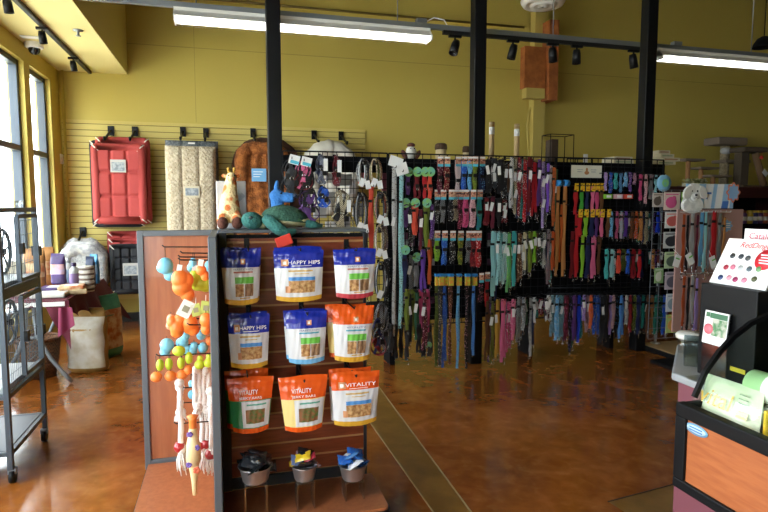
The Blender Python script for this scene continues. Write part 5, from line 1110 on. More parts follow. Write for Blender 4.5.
# pale packs hung at the back of the first grid
for i, (x, y, w, h, c) in enumerate(sorted(((331,178,.10,.08,'c8c8c8'),(345,180,.12,.10,'a8a8a8'),(352,187,.06,.12,'d2d2d2'),(330,198,.09,.10,'c4c4c4'),(320,212,.11,.10,'b8b8ba'),(346,202,.07,.14,'e0e0e0'),(357,210,.08,.12,'b0b0b2'),(331,226,.10,.08,'c4c4c4'),(318,228,.08,.08,'a6b2ba'),(362,178,.07,.10,'a85a5a'),(385,182,.06,.16,'6a2a3a'),(366,232,.06,.10,'9a9aa0'),(345,222,.09,.10,'9c9ca0'),(306,179,.08,.10,'5a5a62')), key=lambda q: q[1])):
    q = at(x, y, 5.02); o = MB().bx(q.x-w/2,q.x+w/2,4.995,5.045,q.z-h/2,q.z+h/2).build('hanging_pack', mat('pack_'+c, c, .5), bevel=.004); tag(o, '%s pack hung behind the harnesses on the grid, %s from the top' % (('light grey','mid grey','pale','dull rose','plum','dark grey')[0 if c[0] in 'bc' else 1 if c[0] == '9' else 3 if c=='a85a5a' else 4 if c[0]=='6' else 5 if c[0]=='5' else 2], ordn(i)), 'pack', 'packs behind the harnesses')
# --- things standing on the ledge behind the grid
LZ = 1.9305
def ledge_x(px): return at(px, 150, 5.22).x
x = ledge_x(411); t = thing('plush_owl', 'small white and brown plush bird perched on the grid ledge', 'plush toy', (x, 5.22, LZ))
MB().ell((x,5.22,LZ+.065),(.055,.045,.065)).build('body', wf, t); MB().ell((x,5.22,LZ+.135),(.04,.038,.022)).build('cap', mat('brown_plush'), t)
for s in (-1,1): MB().ell((x+s*.065,5.22,LZ+.045),(.022,.03,.05),0,Matrix.Rotation(s*.5,3,'Y')).build('wing', mat('brown_plush'), t); MB().ell((x+s*.018,5.172,LZ+.10),.007,0,None,8,6).build('eye', black, t)
for px, l, r, h in ((441,'cream jar with a shaggy brown top on the ledge before the middle post',.05,.10),(466,'small white jar with a dark lid half hidden by the middle post',.03,.08)):
    x = ledge_x(px); t = thing('jar', l, 'jar', (x,5.22,LZ)); MB().lathe([(0,0),(r,.002),(r*1.05,h*.5),(r,h),(0,h)],(x,5.22,LZ),18).build('jar_body', mat('jar_cream','c8b48c',.5), t); MB().lathe([(r*1.15,h),(r*1.2,h+.02),(r*1.1,h+.05),(r*.8,h+.06),(0,h+.062)],(x,5.22,LZ),18).build('lid', mat('shag_brown','4a3624',.95,bump=.8,bscale=80), t)
for px, py, l in ((491.5,122,'first tall cardboard tube standing on the ledge beside the middle post'),(516.5,124,'second tall cardboard tube standing on the ledge, over the checked leads')):
    x = ledge_x(px); z1 = at(px,py,5.22).z; t = thing('cardboard_tube', l, 'tube', (x,5.22,LZ), 'cardboard tubes on the ledge'); MB().cyl((x,5.22,LZ),(x,5.22,z1),.026,18).build('tube_body', mat('kraft_tube','c6a878',.7), t); MB().lathe([(.0268,z1-.12),(.0268,z1-.05)],(x,5.22,0),18).build('tube_label', tagw, t); MB().lathe([(.0265,z1-.02),(.02,z1+.001),(0,z1+.001)],(x,5.22,0),18).build('tube_cap', mat('tub_white'), t)
# wire frame stand and tray on the ledge
x0, x1 = ledge_x(546), ledge_x(569); z1 = at(556,135,5.22).z
mb = MB()
for xx_ in (x0,x1):
    for y in (5.14,5.30): mb.bx(xx_-.003,xx_+.003,y-.003,y+.003,LZ,z1)
for y in (5.14,5.30): mb.bx(x0,x1,y-.005,y+.005,z1-.006,z1)
for xx_ in (x0,x1): mb.bx(xx_-.005,xx_+.005,5.14,5.30,z1-.006,z1)
t = thing('wire_stand', 'dark open frame stand on the ledge under the board casing', 'stand', ((x0+x1)/2,5.22,LZ)); mb.build('frame', blackm, t); MB().bx(x0+.03,x0+.10,5.16,5.28,LZ,z1-.05).build('side_panel', mat('panel_brown','3a2c20',.7), t)
x = ledge_x(580); t = thing('wire_tray', 'low dark wire tray holding a pale tag on the ledge over the white sign', 'tray', (x,5.22,LZ)); mb = MB(); 
for k_ in range(7): mb.bx(x-.10+.033*k_-.003,x-.10+.033*k_+.003,5.15,5.29,LZ,LZ+.006)
mb.tube([(x-.1,5.15,LZ+.05),(x+.1,5.15,LZ+.05),(x+.1,5.29,LZ+.05),(x-.1,5.29,LZ+.05)],.005,6,closed=True)
for s in (-.1,.1):
    for y in (5.15,5.29): mb.bx(x+s-.004,x+s+.004,y-.004,y+.004,LZ,LZ+.05)
mb.build('wires', blackm, t); MB().bx(x+.02,x+.06,5.17,5.19,LZ+.006,LZ+.09).build('tag_card', mat('tub_white'), t)
def flat_box(px, z, w, h, label, g, j):
    x = ledge_x(px); t = thing('flat_box', label, 'box', (x,5.22,z), g); MB().bx(x-w/2,x+w/2,5.12,5.32,z,z+h).build('carton', mat('carton_cream','cfc6ac',.7), t, bevel=.003); MB().bx(x-w*.4,x+w*.35,5.118,5.1195,z+h*.3,z+h*.7).build('carton_print', mat('carton_green','7a9a7c' if j else '9a6a5c',.6) if False else mat('carton_p%d' % j, ('9aa88a','b08a70')[j],.6), t)
flat_box(618,LZ,.24,.035,'cream flat box lying lowest on the ledge beside the far post','flat boxes by the far post',0); flat_box(617.5,LZ+.0355,.22,.035,'cream flat box stacked on the lowest one beside the far post','flat boxes by the far post',1)
for i in range(4): flat_box(662+(-2,3,-1,-4)[i],LZ+.037*i,(.24,.22,.17,.14)[i],.0365,'cream flat box beyond the far post, %s in its stack' % ('bottom','second','third','topmost')[i],'flat boxes beyond the far post',i % 2)
q = at(664,183,GY-.15); t = thing('round_pack', 'round blue pack hanging at the end of the grid over the picture cards', 'pack', q-V((0,0,.1))); MB().lathe([(0,-.02),(.07,-.018),(.085,0),(.07,.018),(0,.02)],q,24,0,Matrix.Rotation(PI/2,3,'X')).build('pack_body', mat('sky_disc','7aaecc',.4), t); MB().lathe([(0,.021),(.04,.0205)],q,20,0,Matrix.Rotation(PI/2,3,'X')).build('printed_disc', tealc, t)
# ================================================================== CARD RACK AND LEASH DISPLAY
t = thing('card_rack', 'chrome and wire rack of picture cards on a tan base by the far post', 'rack', (4.35, 4.85, 0))
tanb = mat('tan_base', 'b39468', .6)
MB().bx(4.17, 4.74, 4.56, 5.06, .0, .05).build('base', blackm, t, bevel=.004); MB().bx(4.18, 4.73, 4.57, 5.05, .0505, .056).build('base_top', tanb, t)
for x, y in ((4.33, 5.0), (4.36, 4.66)): MB().cyl((x,y,.05), (x,y,1.50), .014, 12).lathe([(.05,.056),(.045,.064),(.014,.068)], (x,y,0), 16).build('pole', steel, t)
rx0, rx1 = at(653,250,4.62).x, at(688,250,4.62).x; rz0, rz1 = at(670,338,4.62).z, at(670,190,4.62).z
mb = MB()
for i in range(5): x = rx0+(rx1-rx0)*i/4; mb.bx(x-.0025,x+.0025,4.638,4.643,rz0,rz1)
for i in range(15): z = rz0+(rz1-rz0)*i/14; mb.bx(rx0,rx1,4.634,4.638,z-.0025,z+.0025)
mb.build('wire_panel', strut_m, t)
CARDS = [(672,192,210,15,'e0c8b8','d85a8c','pale card with pink flowers in the top row'),(658,193,207,10,'c8bcb4','6a5a50','card with a grey dog picture in the top row'),(685,192,209,6,'8ab84c','e0e4cc','green edged card at the end of the top row'),
 (673,212,228,15,'dcdcd6','d86a60','pale card with a red bird print, second row'),(685,214,229,6,'a8c86c','d8d8d0','green edged card at the end of the second row'),(672,232,248,16,'c8c8c4','3c3c40','card with a black and white dog print, third row'),(685,233,248,6,'d8dcc8','9ab070','pale green card at the end of the third row'),
 (673,252,268,16,'c0d0a4','5a6a58','green card with a grey cat print, fourth row'),(673,272,289,15,'c8b8bc','6a6470','mauve card with a dark sketch, fifth row'),(685,270,288,6,'d0d4c4','a4b888','pale card at the end of the fifth row'),
 (674,294,311,15,'dce2e4','9aaab4','white card with a faint blue print, sixth row'),(685,296,311,6,'a6c470','e4e4da','lime card at the end of the sixth row'),(674,315,332,15,'b8c87c','e0a85c','green card with an orange print, lowest row'),(685,316,331,6,'e0dcc4','90a850','cream card at the end of the lowest row'),(659,268,283,8,'90b078','d4d8c4','green card at the near edge, fifth row')]
for i, (x, y0, y1, w, c1, c2, l) in enumerate(CARDS):
    a, b = at(x-w/2,y0,4.615), at(x+w/2,y1,4.615); o = thing('greeting_card', l, 'card', ((a.x+b.x)/2,4.615,b.z), 'picture cards on the wire rack'); c = (a+b)/2
    MB().bx(a.x,b.x,4.615,4.62,b.z,a.z).build('card_sheet', mat('gcard_'+c1, c1, .4), o); W, H = b.x-a.x, a.z-b.z
    m = mat('gpic_'+c2, c2, .5); mb = MB(); mb.ell((c.x-W*.05,4.6145,c.z-H*.08),(W*.36,.001,H*.32),0,None,14,8).ell((c.x+W*.12,4.6145,c.z+H*.16),(W*.14,.001,H*.13),0,None,12,8); mb.build('printed_picture', m, o)
    MB().bx(a.x+W*.1,b.x-W*.1,4.6138,4.615,a.z-H*.16,a.z-H*.1).build('printed_line', m, o)
DY = 4.25
a, b = at(682,209.5,DY), at(741,340,DY)
pinkb = mat('display_card', 'b08a82', .6); skyc = mat('header_sky', '9cc4e4', .45)
t = thing('leash_display', 'cardboard leash display with a white dog on its blue header', 'display', ((a.x+b.x)/2, DY, .0))
MB().bx(a.x,b.x,DY+.05,DY+.065,.35,a.z).build('back_card', pinkb, t); MB().bx(a.x-.02,b.x+.02,DY-.12,DY+.3,0,.03).bx((a.x+b.x)/2-.03,(a.x+b.x)/2+.03,DY+.07,DY+.13,.03,a.z).build('floor_stand', blackm, t)
h0, h1 = at(690,208.5,DY), at(739,184,DY)
hd = MB().bx(h0.x,h1.x,DY+.052,DY+.060,h0.z,h1.z+.0).build('header_panel', skyc, t); W, H = h1.x-h0.x, h1.z-h0.z
for u0, u1, sh in ((.36,.52,.05),(.60,.74,.05),(.88,.92,.03)):
    MB().prism([(h0.x+W*u0,h0.z),(h0.x+W*u1,h0.z),(h0.x+W*(u1+sh),h1.z),(h0.x+W*(u0+sh),h1.z)], lambda p, q, c: V((p,DY+.0505+c,q)), .001).build('white_stripe', white, hd)
MB().prism([(h0.x+W*.74,h0.z),(h0.x+W*.88,h0.z),(h0.x+W*.90,h0.z+H*.3),(h0.x+W*.77,h0.z+H*.3)], lambda p,q,c: V((p,DY+.050+c,q)), .001).build('blue_block', mat('hdr_blue','4c7cc8',.45), hd)
for k in range(2): MB().bx(h0.x+W*.30, h0.x+W*(.52-.08*k), DY+.048, DY+.050, h0.z+H*(.58-.2*k), h0.z+H*(.66-.2*k)).build('printed_line', mat('hdr_blue'), hd)
def splash(cx, cz, r, m, y, name, par, sx=1.0):
    poly = [(cx+sx*r*(1+.14*math.cos(8*k*2*PI/64))*math.cos(k*2*PI/64), cz+r*(1+.14*math.cos(8*k*2*PI/64))*math.sin(k*2*PI/64)) for k in range(64)]
    return MB().prism(poly, lambda p,q,c: V((p,y+c,q)), .002).build(name, m, par)
splash(h1.x-.01, h0.z+H*.66, .085, mat('splash_coral','e08060',.5), DY+.046, 'coral_splash', hd, .85); splash(h1.x-.01, h0.z+H*.66, .068, mat('hdr_blue2','8cb4dc',.45), DY+.0435, 'blue_splash', hd, .85)
q = at(731,226,DY); splash(q.x,q.z,.058,mat('splash_rim','c89a80',.5),DY+.046,'splash_sticker',t,1.15); splash(q.x,q.z,.050,mat('hdr_blue3','7aa8d8',.45),DY+.0435,'splash_sticker',t,1.15)
for k in range(3): MB().bx(q.x-.035,q.x+.035,DY+.042,DY+.0434,q.z+.018-.018*k,q.z+.024-.018*k).build('sticker_line', white, t)
# dog picture on the header: a cut-out head and chest of card
fur = mat('dog_print', 'e6e6e3', .7, c2='cfcfcc', noise=22); dk = mat('dog_dark', '4a4c50', .6); q = at(698,193,DY-.01); y = DY+.02
def oval(cx, cz, rx, rz, n=28, rot=0): return [(cx+rx*math.cos(k*2*PI/n)*math.cos(rot)-rz*math.sin(k*2*PI/n)*math.sin(rot), cz+rx*math.cos(k*2*PI/n)*math.sin(rot)+rz*math.sin(k*2*PI/n)*math.cos(rot)) for k in range(n)]
pl = lambda yy: (lambda p, r_, c: V((p, yy+c, r_)))
d_ = MB().prism(oval(q.x,q.z,.082,.088), pl(y), .03).prism(oval(q.x-.01,h0.z+.03,.11,.075), pl(y+.006), .03).prism([(q.x-.115,h0.z-.0),(q.x+.10,h0.z-.0),(q.x+.095,h0.z+.05),(q.x-.105,h0.z+.05)], pl(y+.004), .03).build('dog_cutout', fur, t)
for s in (-1, 1):
    MB().prism(oval(q.x+s*.085,q.z+.005,.036,.062,24,s*.45), pl(y-.006), .02).build('dog_ear', mat('dog_ear_print','d2d0cb',.7), d_); MB().ell((q.x-.008+s*.03,y-.002,q.z+.018),(.009,.004,.009),0,None,12,8).build('dog_eye', dk, d_)
MB().ell((q.x-.004,y-.004,q.z-.035),(.042,.014,.034)).build('dog_muzzle', fur, d_); MB().ell((q.x-.004,y-.016,q.z-.018),(.015,.007,.011),0,None,12,8).build('dog_nose', dk, d_)
MB().tube([(q.x-.025,y-.016,q.z-.048),(q.x-.004,y-.018,q.z-.041),(q.x+.02,y-.016,q.z-.048)],.002,5).build('dog_mouth', dk, d_)
DL = [(684.5,'rust','rust brown',215,272,4.5),(688.5,'black','black',216,270,3.5),(693,'silver','sage grey',214,268,5),(698,'maroon','maroon',216,270,3.2),(702.5,'sky','light blue',213,266,5),(706.5,'aqua','pale aqua',213,272,4),(710,'grey','grey',216,268,3.5),(715,'red','red',212,262,6),(720.5,'grey','grey green',214,266,4.5),(725,'tan','tan',218,260,3.5)]
for i, (x, c, d, y0, y1, w) in enumerate(DL): lead(x,y0,y1,w*1.25,c,'%s leash in the upper row of the cardboard leash display' % d,'leashes on the cardboard display',Y=DY-.02-.03*(i % 2),hk=False,clips=2)
for i, (x, c, d, y0, y1, w) in enumerate(((684.5,'rust','rust brown',277,326,4.5),(689,'black','black',278,330,3.5),(693,'silver','sage grey',276,328,4.5),(697.5,'lilac','lilac and white',279,334,4))): lead(x,y0,y1,w*1.25,c,'%s leash in the lower row of the cardboard leash display' % d,'leashes on the cardboard display',Y=DY-.05-.03*(i % 2),hk=False,clips=2)
for i, (x, y, r, l) in enumerate(((677,261,.3,'white swing tag tilted in front of the picture cards'),(690,259,-.5,'white swing tag hanging before the sage grey leash'),(713,262,-.35,'white swing tag with green print before the red leash'))):
    q = at(x,y,DY-.14); o = thing('price_tag', l, 'tag', q-V((0,0,.06)), 'white swing tags'); MB().box(q,(.065,.002,.105),0,Matrix.Rotation(r,3,'Y')).build('tag_card', tagw, o); MB().box(q+V((.006,-.002,.02)),(.04,.001,.012),0,Matrix.Rotation(r,3,'Y')).build('tag_print', mat('bag_lime'), o)
    MB().tube([q+V((-.02*math.copysign(1,r)*-1,0,.05)), q+V((0,.05,.10))],.0015,5).build('tag_string', white, o)
mb = MB(); 
for yy_, n0, n1 in ((273,683,722),(331,683,700)):
    q = at((n0+n1)/2,yy_,DY); mb.bx(at(n0,yy_,DY).x,at(n1,yy_,DY).x,DY-.005,DY+.005,q.z-.004,q.z+.004)
for x in [d[0] for d in DL]: q = at(x,212,DY); mb.tube([(q.x,DY+.05,q.z),(q.x,DY-.06,q.z),(q.x,DY-.065,q.z+.012)],.004,6)
mb.build('pegs', steel, t)

# ================================================================== REAR SHELVES AND CAT TREES
SY, SZ = 6.9, 1.775; sx0 = at(663,190,SY).x
dkw = mat('maroon_shelf', '3c1418', .5)
t = thing('shelf_unit', 'dark maroon shelf unit along the rear wall under the cat trees', 'shelf', (sx0+1.6, 7.25, 0))
MB().bx(sx0,sx0+3.6,SY,7.6,SZ-.05,SZ).build('top_board', dkw, t); MB().bx(sx0,sx0+3.6,7.56,7.6,0,SZ-.05).build('back_panel', blackm, t)
for x in (sx0,sx0+1.2,sx0+2.4,sx0+3.56): MB().bx(x,x+.04,SY,7.56,0,SZ-.05).build('side_panel', dkw, t)
shz = [at(757,224,SY).z, .95, .5, .1]
for z in shz: MB().bx(sx0,sx0+3.6,SY+.02,7.56,z-.03,z).build('shelf_board', blackm, t)
MB().bx(sx0,sx0+3.6,SY-.012,SY,SZ-.16,SZ).build('fascia', dkw, t)
for i, (px, c, d) in enumerate(((744,'6a4a7a','mauve'),(750,'c8a83c','yellow lidded'),(755,'3c3c6c','indigo'),(760,'5a3a6a','plum'),(765,'b05a3c','rust'),(770,'7a5a8a','lilac'),(735,'4a5a7a','slate'),(728,'7a4a3a','brown'))):
    x = at(px,220,SY+.1).x; o = thing('jar', '%s treat jar on the maroon shelf below the cat trees' % d, 'jar', (x,SY+.12,shz[0]), 'jars on the maroon shelf'); MB().lathe([(0,0),(.05,.002),(.055,.03),(.055,.15),(.04,.17),(0,.17)],(x,SY+.12,shz[0]),16).build('jar_body', mat('jar_'+c,c,.3), o); MB().lathe([(.042,.165),(.045,.2),(0,.205)],(x,SY+.12,shz[0]),14).build('lid', mat('jar_lid','a89a4c' if i % 2 else '7a3a34',.4) if i == 0 else mat('jar_lid2','c0a848',.4), o); MB().lathe([(.0558,.05),(.0558,.11)],(x,SY+.12,shz[0]),16).build('wrap_label', mat('tub_white'), o)
TYc = 7.17; carp = mat('grey_carpet','8a7a6a',.95,bump=.6,bscale=90); carp2 = mat('dark_carpet','54493c',.95,bump=.6,bscale=90); sis = mat('sisal','b0825a',.9,c2='9a6e48',noise=40,kind='wave'); post_c = mat('cream_post','b0a084',.9,c2='8e8066',noise=30,bump=.5,bscale=80)
def tx_(px): return at(px,170,TYc).x
def tz_(py, px=720): return at(px,py,TYc).z
t = thing('cat_tree', 'small three step cat tree with tan posts on the rear shelf', 'cat tree', (tx_(703),TYc,SZ))
MB().bx(tx_(685),tx_(716),TYc-.15,TYc+.15,SZ,SZ+.025).build('base', carp, t, bevel=.008)
for p0, p1, py, pp, dy in ((683.5,704,160,692,.08),(694,713,168.5,700,-.02),(700,721,176.5,708,-.10)):
    z = tz_(py,700); MB().bx(tx_(p0),tx_(p1),TYc+dy-.11,TYc+dy+.11,z-.015,z+.018).build('platform', carp, t, bevel=.012); MB().cyl((tx_(pp),TYc+dy,SZ+.025),(tx_(pp),TYc+dy,z-.015),.033,14).build('post', sis, t)
TYc = 7.40
t = thing('cat_tree', 'tall cream cat tree with a padded top platform on the rear shelf', 'cat tree', (tx_(724),TYc,SZ))
MB().bx(tx_(714),tx_(735),TYc-.14,TYc+.14,SZ,SZ+.03).build('base', carp, t, bevel=.008); MB().cyl((tx_(724),TYc,SZ+.03),(tx_(724),TYc,tz_(146)),.068,18).build('post', post_c, t)
MB().bx(tx_(709.5),tx_(738.5),TYc-.15,TYc+.15,tz_(145.5),tz_(138)).build('top_platform', carp, t, bevel=.02); MB().bx(tx_(718),tx_(743),TYc-.14,TYc+.14,tz_(163),tz_(160)).build('platform', carp, t, bevel=.01); MB().ell((tx_(723.5),TYc-.03,tz_(151)),(.085,.085,.06)).build('plush_collar', mat('pale_plush','bcbcbc',.95,bump=.6,bscale=70), t)
TYc = 7.09
t = thing('cat_tree', 'dark cat tree with a slanting post and a red toy on the rear shelf', 'cat tree', (tx_(746),TYc,SZ)); y = TYc
MB().bx(tx_(736),tx_(764),y-.14,y+.12,SZ,SZ+.03).build('base', carp2, t, bevel=.008); MB().bx(tx_(737),tx_(745),y-.07,y+.07,SZ+.03,tz_(152)).build('post', carp2, t, bevel=.01); MB().bx(tx_(734.5),tx_(758),y-.16,y+.12,tz_(152),tz_(147)).build('top_platform', carp2, t, bevel=.015)
MB().tube([(tx_(748.5),y-.1,tz_(153)),(tx_(757),y-.13,SZ+.03)],.05,14).build('slanting_post', mat('dark_sisal','6a5238',.9), t); MB().tube([(tx_(751),y-.17,tz_(152)),(tx_(751),y-.17,tz_(155.5))],.003,5).ell((tx_(751),y-.17,tz_(157.5)),(.028,.026,.026)).build('hanging_toy', mat('toy_red2','b8281c',.7), t); MB().box((tx_(753),y-.21,tz_(173)),(.10,.004,.07),0,Matrix.Rotation(.7,3,'Y')).build('swing_tag', tagw, t)
x0, x1 = tx_(678),tx_(698); t = thing('planter_box', 'low green and cream leafy planter box on the shelf before the small cat tree', 'planter', ((x0+x1)/2,6.98,SZ)); MB().bx(x0,x1,6.92,7.0,SZ,SZ+.05).build('trough', mat('carton_cream'), t); mb = MB()
for k in range(160):
    p = V((random.uniform(x0,x1),random.uniform(6.91,7.0),SZ+.05+random.uniform(0,.06))); R = Matrix.Rotation(random.uniform(0,6),3,'Z') @ Matrix.Rotation(random.uniform(0,3),3,'X'); mb.add([p+R@V(e) for e in ((-.03,0,0),(0,-.014,.006),(.03,0,0),(0,.014,.006))],[(0,1,2,3)])
mb.build('foliage', mat('pale_leaf','8f9a62',.7,c2='c9c6a4',noise=20), t)['kind'] = 'stuff'

# ================================================================== COUNTER, BLACK BOX, CURVED GLASS CASE
KZ = .885
plum_l = mat('plum_laminate', '74404a', .5); ctop = mat('counter_top', '94979a', .3)
poly = [(1.60,.15),(1.60,1.72),(1.95,2.08),(2.55,2.08),(2.55,.15)]
t = thing('counter', 'plum sided shop counter with a pale grey top', 'counter', (2.0,1.2,0))
MB().prism(poly, lambda a,b,c: V((a,b,c)), KZ-.03).build('plum_base', plum_l, t)
cx_, cy_ = 2.05, 1.2
MB().prism([(a+(-.022 if a < cx_ else .02), b+(.012 if b > cy_ else -.02)) for a,b in poly], lambda a,b,c: V((a,b,KZ-.0295+c)), .029).build('top_slab', ctop, t, bevel=.008)
BX_ = 1.665
f0, f1 = atx(701,283,BX_), atx(758,291.5,BX_); bz = (f0.z+f1.z)/2
t = thing('black_display_box', 'matte black box on the counter carrying the pet tag cards', 'box', (BX_+.1,(f0.y+f1.y)/2,KZ))
MB().bx(BX_,BX_+.24,f1.y,f0.y,KZ,bz).build('box_body', mat('satin_black','0a0b0d',.5,spec=.25), t, bevel=.004); MB().bx(BX_-.0015,BX_,f1.y+.03,f1.y+.09,KZ+.05,KZ+.065).build('yellow_label', mat('yellow_sticker','c8b42c',.5), t)
# tilted tag card
red_i = mat('red_ink','d02430',.5); al = math.radians(27)
def card_frame(base, al):
    r_, u_ = V((0,-1,0)), V((math.sin(al),0,math.cos(al))); n_ = r_.cross(u_); return r_, u_, n_, Matrix((r_,u_,n_)).transposed()
w_ = (f0.y-f1.y)*.97; base = V((BX_+.035, f0.y-.06*(f0.y-f1.y)*0-.004, bz+.001)); r_, u_, n_, M = card_frame(base, al); E_ = M.to_euler()
hh = .178
t = thing('tag_card', 'white tilted card of round pet tags with red lettering on the black box', 'display card', base)
MB().box(base+r_*w_/2+u_*hh/2, (w_,hh,.006), 0, M).build('card_sheet', mat('glossy_white','e6e6e6',.35), t); MB().box(base+r_*w_/2+u_*.03+V((.075,0,-.0)), (w_*.8,.004,.06), 0, M).build('prop', blackm, t) if False else None
text('lettering','RedDingo',base+r_*w_*.53+u_*hh*.87+n_*.004,.030,red_i,t,E_,.0003,width=w_*.52,shear=.2)
mb = MB(); cols = ['2a2c30','3a3e44','44484e','a82840','d07a90','b8bcc0','50606c','6a9a68','30406c','d890a0','98305c','c88098','4a5034']; pos = [(.25,.62),(.43,.62),(.58,.60),(.22,.36),(.36,.38),(.52,.38),(.70,.38),(.88,.40),(.20,.13),(.38,.15),(.52,.13),(.70,.14),(.88,.19)]
for (u,v), c in zip(pos, cols):
    p = base+r_*w_*u*.86+u_*hh*v+n_*.004; o = MB().lathe([(0,-.001),(.010,-.001),(.010,.0015),(0,.0015)],p,16,0,M).build('round_tag', mat('ptag_'+c,c,.3), t); MB().tube([p+u_*.012+r_*.006*math.cos(k*PI/5)+u_*.006*math.sin(k*PI/5) for k in range(10)],.0009,5,closed=True).build('split_ring', steel, o)
p = base+r_*w_*.80+u_*hh*.60+n_*.0044; MB().lathe([(0,0),(.038,0),(.038,.001),(0,.001)],p,28,0,M).build('red_disc', red_i, t)
for k in range(4): MB().box(p+u_*(.016-.010*k)+n_*.002,(.045-.008*(k % 2),.004,.0006),0,M).build('disc_line', white, t)
tl = atx(745,228.5,BX_+.17); base2 = V((BX_+.16, tl.y, bz)); M2 = card_frame(base2,.06)[3]; hs = tl.z-bz
t = thing('catalog_sign', 'small white sign with red lettering standing behind the tilted tag card', 'sign', base2); MB().box(base2+V((.007,-.10,hs/2)),(.20,hs,.004),0,M2).build('sign_sheet', mat('glossy_white'), t)
text('lettering','Catalog',base2+V((.0075,-.072,hs-.026)),.030,mat('pink_red_ink','cc5068',.5),t,M2.to_euler(),.0003,width=.105,shear=.2)
# brochure in a clear holder, leaning against the box
X_ = BX_-.03; a = atx(707,311.5,X_+.02); b = atx(726,349,X_); r2,u2,n2,M3 = card_frame(V((0,0,0)),.10); H_ = a.z-b.z+.01; W_ = (a.y-b.y)*.93; c0 = V((X_,(a.y+b.y)/2,b.z))
t = thing('brochure_holder', 'clear leaflet holder with a green leaflet before the black box', 'leaflet holder', (X_,c0.y,KZ))
MB().box(c0+u2*H_/2-n2*.004,(W_*1.06,H_,.003),0,M3).box((X_-.02,c0.y,KZ+.004),(.09,W_*1.06,.006)).box((X_+.004,c0.y,(KZ+b.z)/2),(.003,W_*1.06,b.z-KZ)).build('holder', acryl, t)
l_ = MB().box(c0+u2*H_/2,(W_,H_*.97,.002),0,M3).build('leaflet', mat('glossy_white'), t)
MB().box(c0+u2*H_*.52+r2*W_*.17+n2*.002,(W_*.6,H_*.5,.001),0,M3).build('green_picture', mat('leaf_photo','4a7a50',.5,c2='b8b4a8',noise=40), l_); MB().box(c0+u2*H_*.86+r2*W_*.1+n2*.002,(W_*.72,H_*.16,.001),0,M3).build('green_heading', mat('leaf_green','3c6a4c',.5), l_)
MB().lathe([(0,0),(W_*.19,0),(W_*.19,.001),(0,.001)],c0+u2*H_*.45-r2*W_*.26+n2*.003,20,0,M3).build('pink_disc', mat('pink_disc','d8707c',.5), l_); MB().box(c0+u2*H_*.87-r2*W_*.36+n2*.002,(W_*.16,H_*.14,.001),0,M3).build('green_square', mat('leaf_green'), l_)
# clear tray and white tub at the counter end
t = thing('acrylic_tray', 'clear acrylic tray standing on the end of the counter', 'tray', (1.70,1.74,KZ)); R = Matrix.Rotation(-.74,3,'Z'); c = V((1.80,1.795,KZ+.001))
for dx,dy,sx,sy in ((0,0,.16,.17),): MB().box(c+V((0,0,.003)),(sx,sy,.005),0,R).build('tray_base', acryl, t)
for off,d in (((0,-.085),(.16,.005)),((0,.085),(.16,.005)),((-.08,0),(.005,.17)),((.08,0),(.005,.17)),((.0,0),(.005,.17))): MB().box(c+R@V((off[0],off[1],.045)),(d[0],d[1],.085),0,R).build('tray_side', glass('edge_acrylic','dfe8ea',.25,.1), t)
q = at(690,352,1.95); t = thing('round_tub', 'white round lidded tub at the far end of the counter', 'tub', (q.x,1.95,KZ)); MB().lathe([(0,0),(.045,.001),(.05,.06),(0,.06)],(q.x,1.95,KZ),24).build('tub_body', acryl, t); MB().lathe([(.0,.062),(.056,.062),(.058,.075),(.05,.085),(0,.087)],(q.x,1.95,KZ),28).build('lid', mat('tub_white'), t)
# ---- curved glass case
CXF, CYE, CYN = 1.336, 1.44, -.35
orange_l = mat('orange_laminate', 'a25c32', .42, c2='924e28', noise=6, kind='grain', stretch=(1,1.5,14), sharp=(.35,.65))
t = thing('display_case', 'black framed display case with curved glass and an orange wood front', 'display case', (1.6,.5,0)); case = t
zb, zt = .625, .895
MB().bx(CXF+.012,1.574,CYN,CYE,zb+.02,zb+.04).build('well_floor', blackm, t); MB().bx(CXF+.006,CXF+.02,CYN,CYE-.03,zb+.03,zt-.035).build('wood_front', orange_l, t)
f_ = MB(); f_.bx(CXF-.004,CXF+.03,CYN,CYE,zt-.042,zt).bx(CXF-.004,CXF+.03,CYN,CYE,zb,zb+.032).bx(CXF-.004,CXF+.03,CYE-.042,CYE,zb+.032,zt-.042).bx(CXF+.03,1.574,CYE-.02,CYE-.001,zb+.001,zt-.001); f_.build('lower_frame', mat('case_black','08080a',.5,spec=.2), t, bevel=.004)
arc = [at(x,y,CYE) for x,y in ((690.5,395.7),(696,383),(701.7,370),(715.4,350.8),(729,336),(746.6,322.5),(768,312.7))]
arc = [(p.x,p.z) for p in arc] + [(1.78,1.185),(1.90,1.205),(2.0,1.21)]
MB().ribbon([(x,CYE-.015,z) for x,z in arc],.012,.015,V((0,1,0))).build('arched_frame', mat('case_black'), t)
gl_ = MB(); n = len(arc)
gl_.add([(x,y,z) for y in (CYN,CYE-.03) for x,z in arc],[(i,i+1,n+i+1,n+i) for i in range(n-1)],0,True); gl_.build('curved_glass', glass('case_glass','f2f8f4',.035,.03), t)
MB().prism(arc+[(2.0,zt),(arc[0][0],zt)], lambda a,b,c: V((a,CYE-.012+c,b)), .004).build('end_glass', glass('case_glass'), t)
MB().bx(1.97,2.0,CYN,CYE,KZ+.002,1.20).build('rear_panel', mat('case_black'), t); MB().bx(1.60,1.97,CYN,CYE-.02,KZ+.002,KZ+.012).build('inner_ledge', blackm, t)
MB().bx(1.365,1.585,CYN,CYE-.03,.05,zb).bx(1.365,1.585,CYN,CYE-.03,0,.05).build('pedestal', blackm, t) if False else None
q = atx(696.5,430,CXF+.004); st = MB().lathe([(0,0),(1,0),(1,.002),(0,.002)],(0,0,0),32); st.v = [V((q.x-p.z, q.y-p.x*.043, q.z+p.y*.0165)) for p in st.v]; st.build('oval_badge', mat('badge_blue','6a9cc0',.4), t)
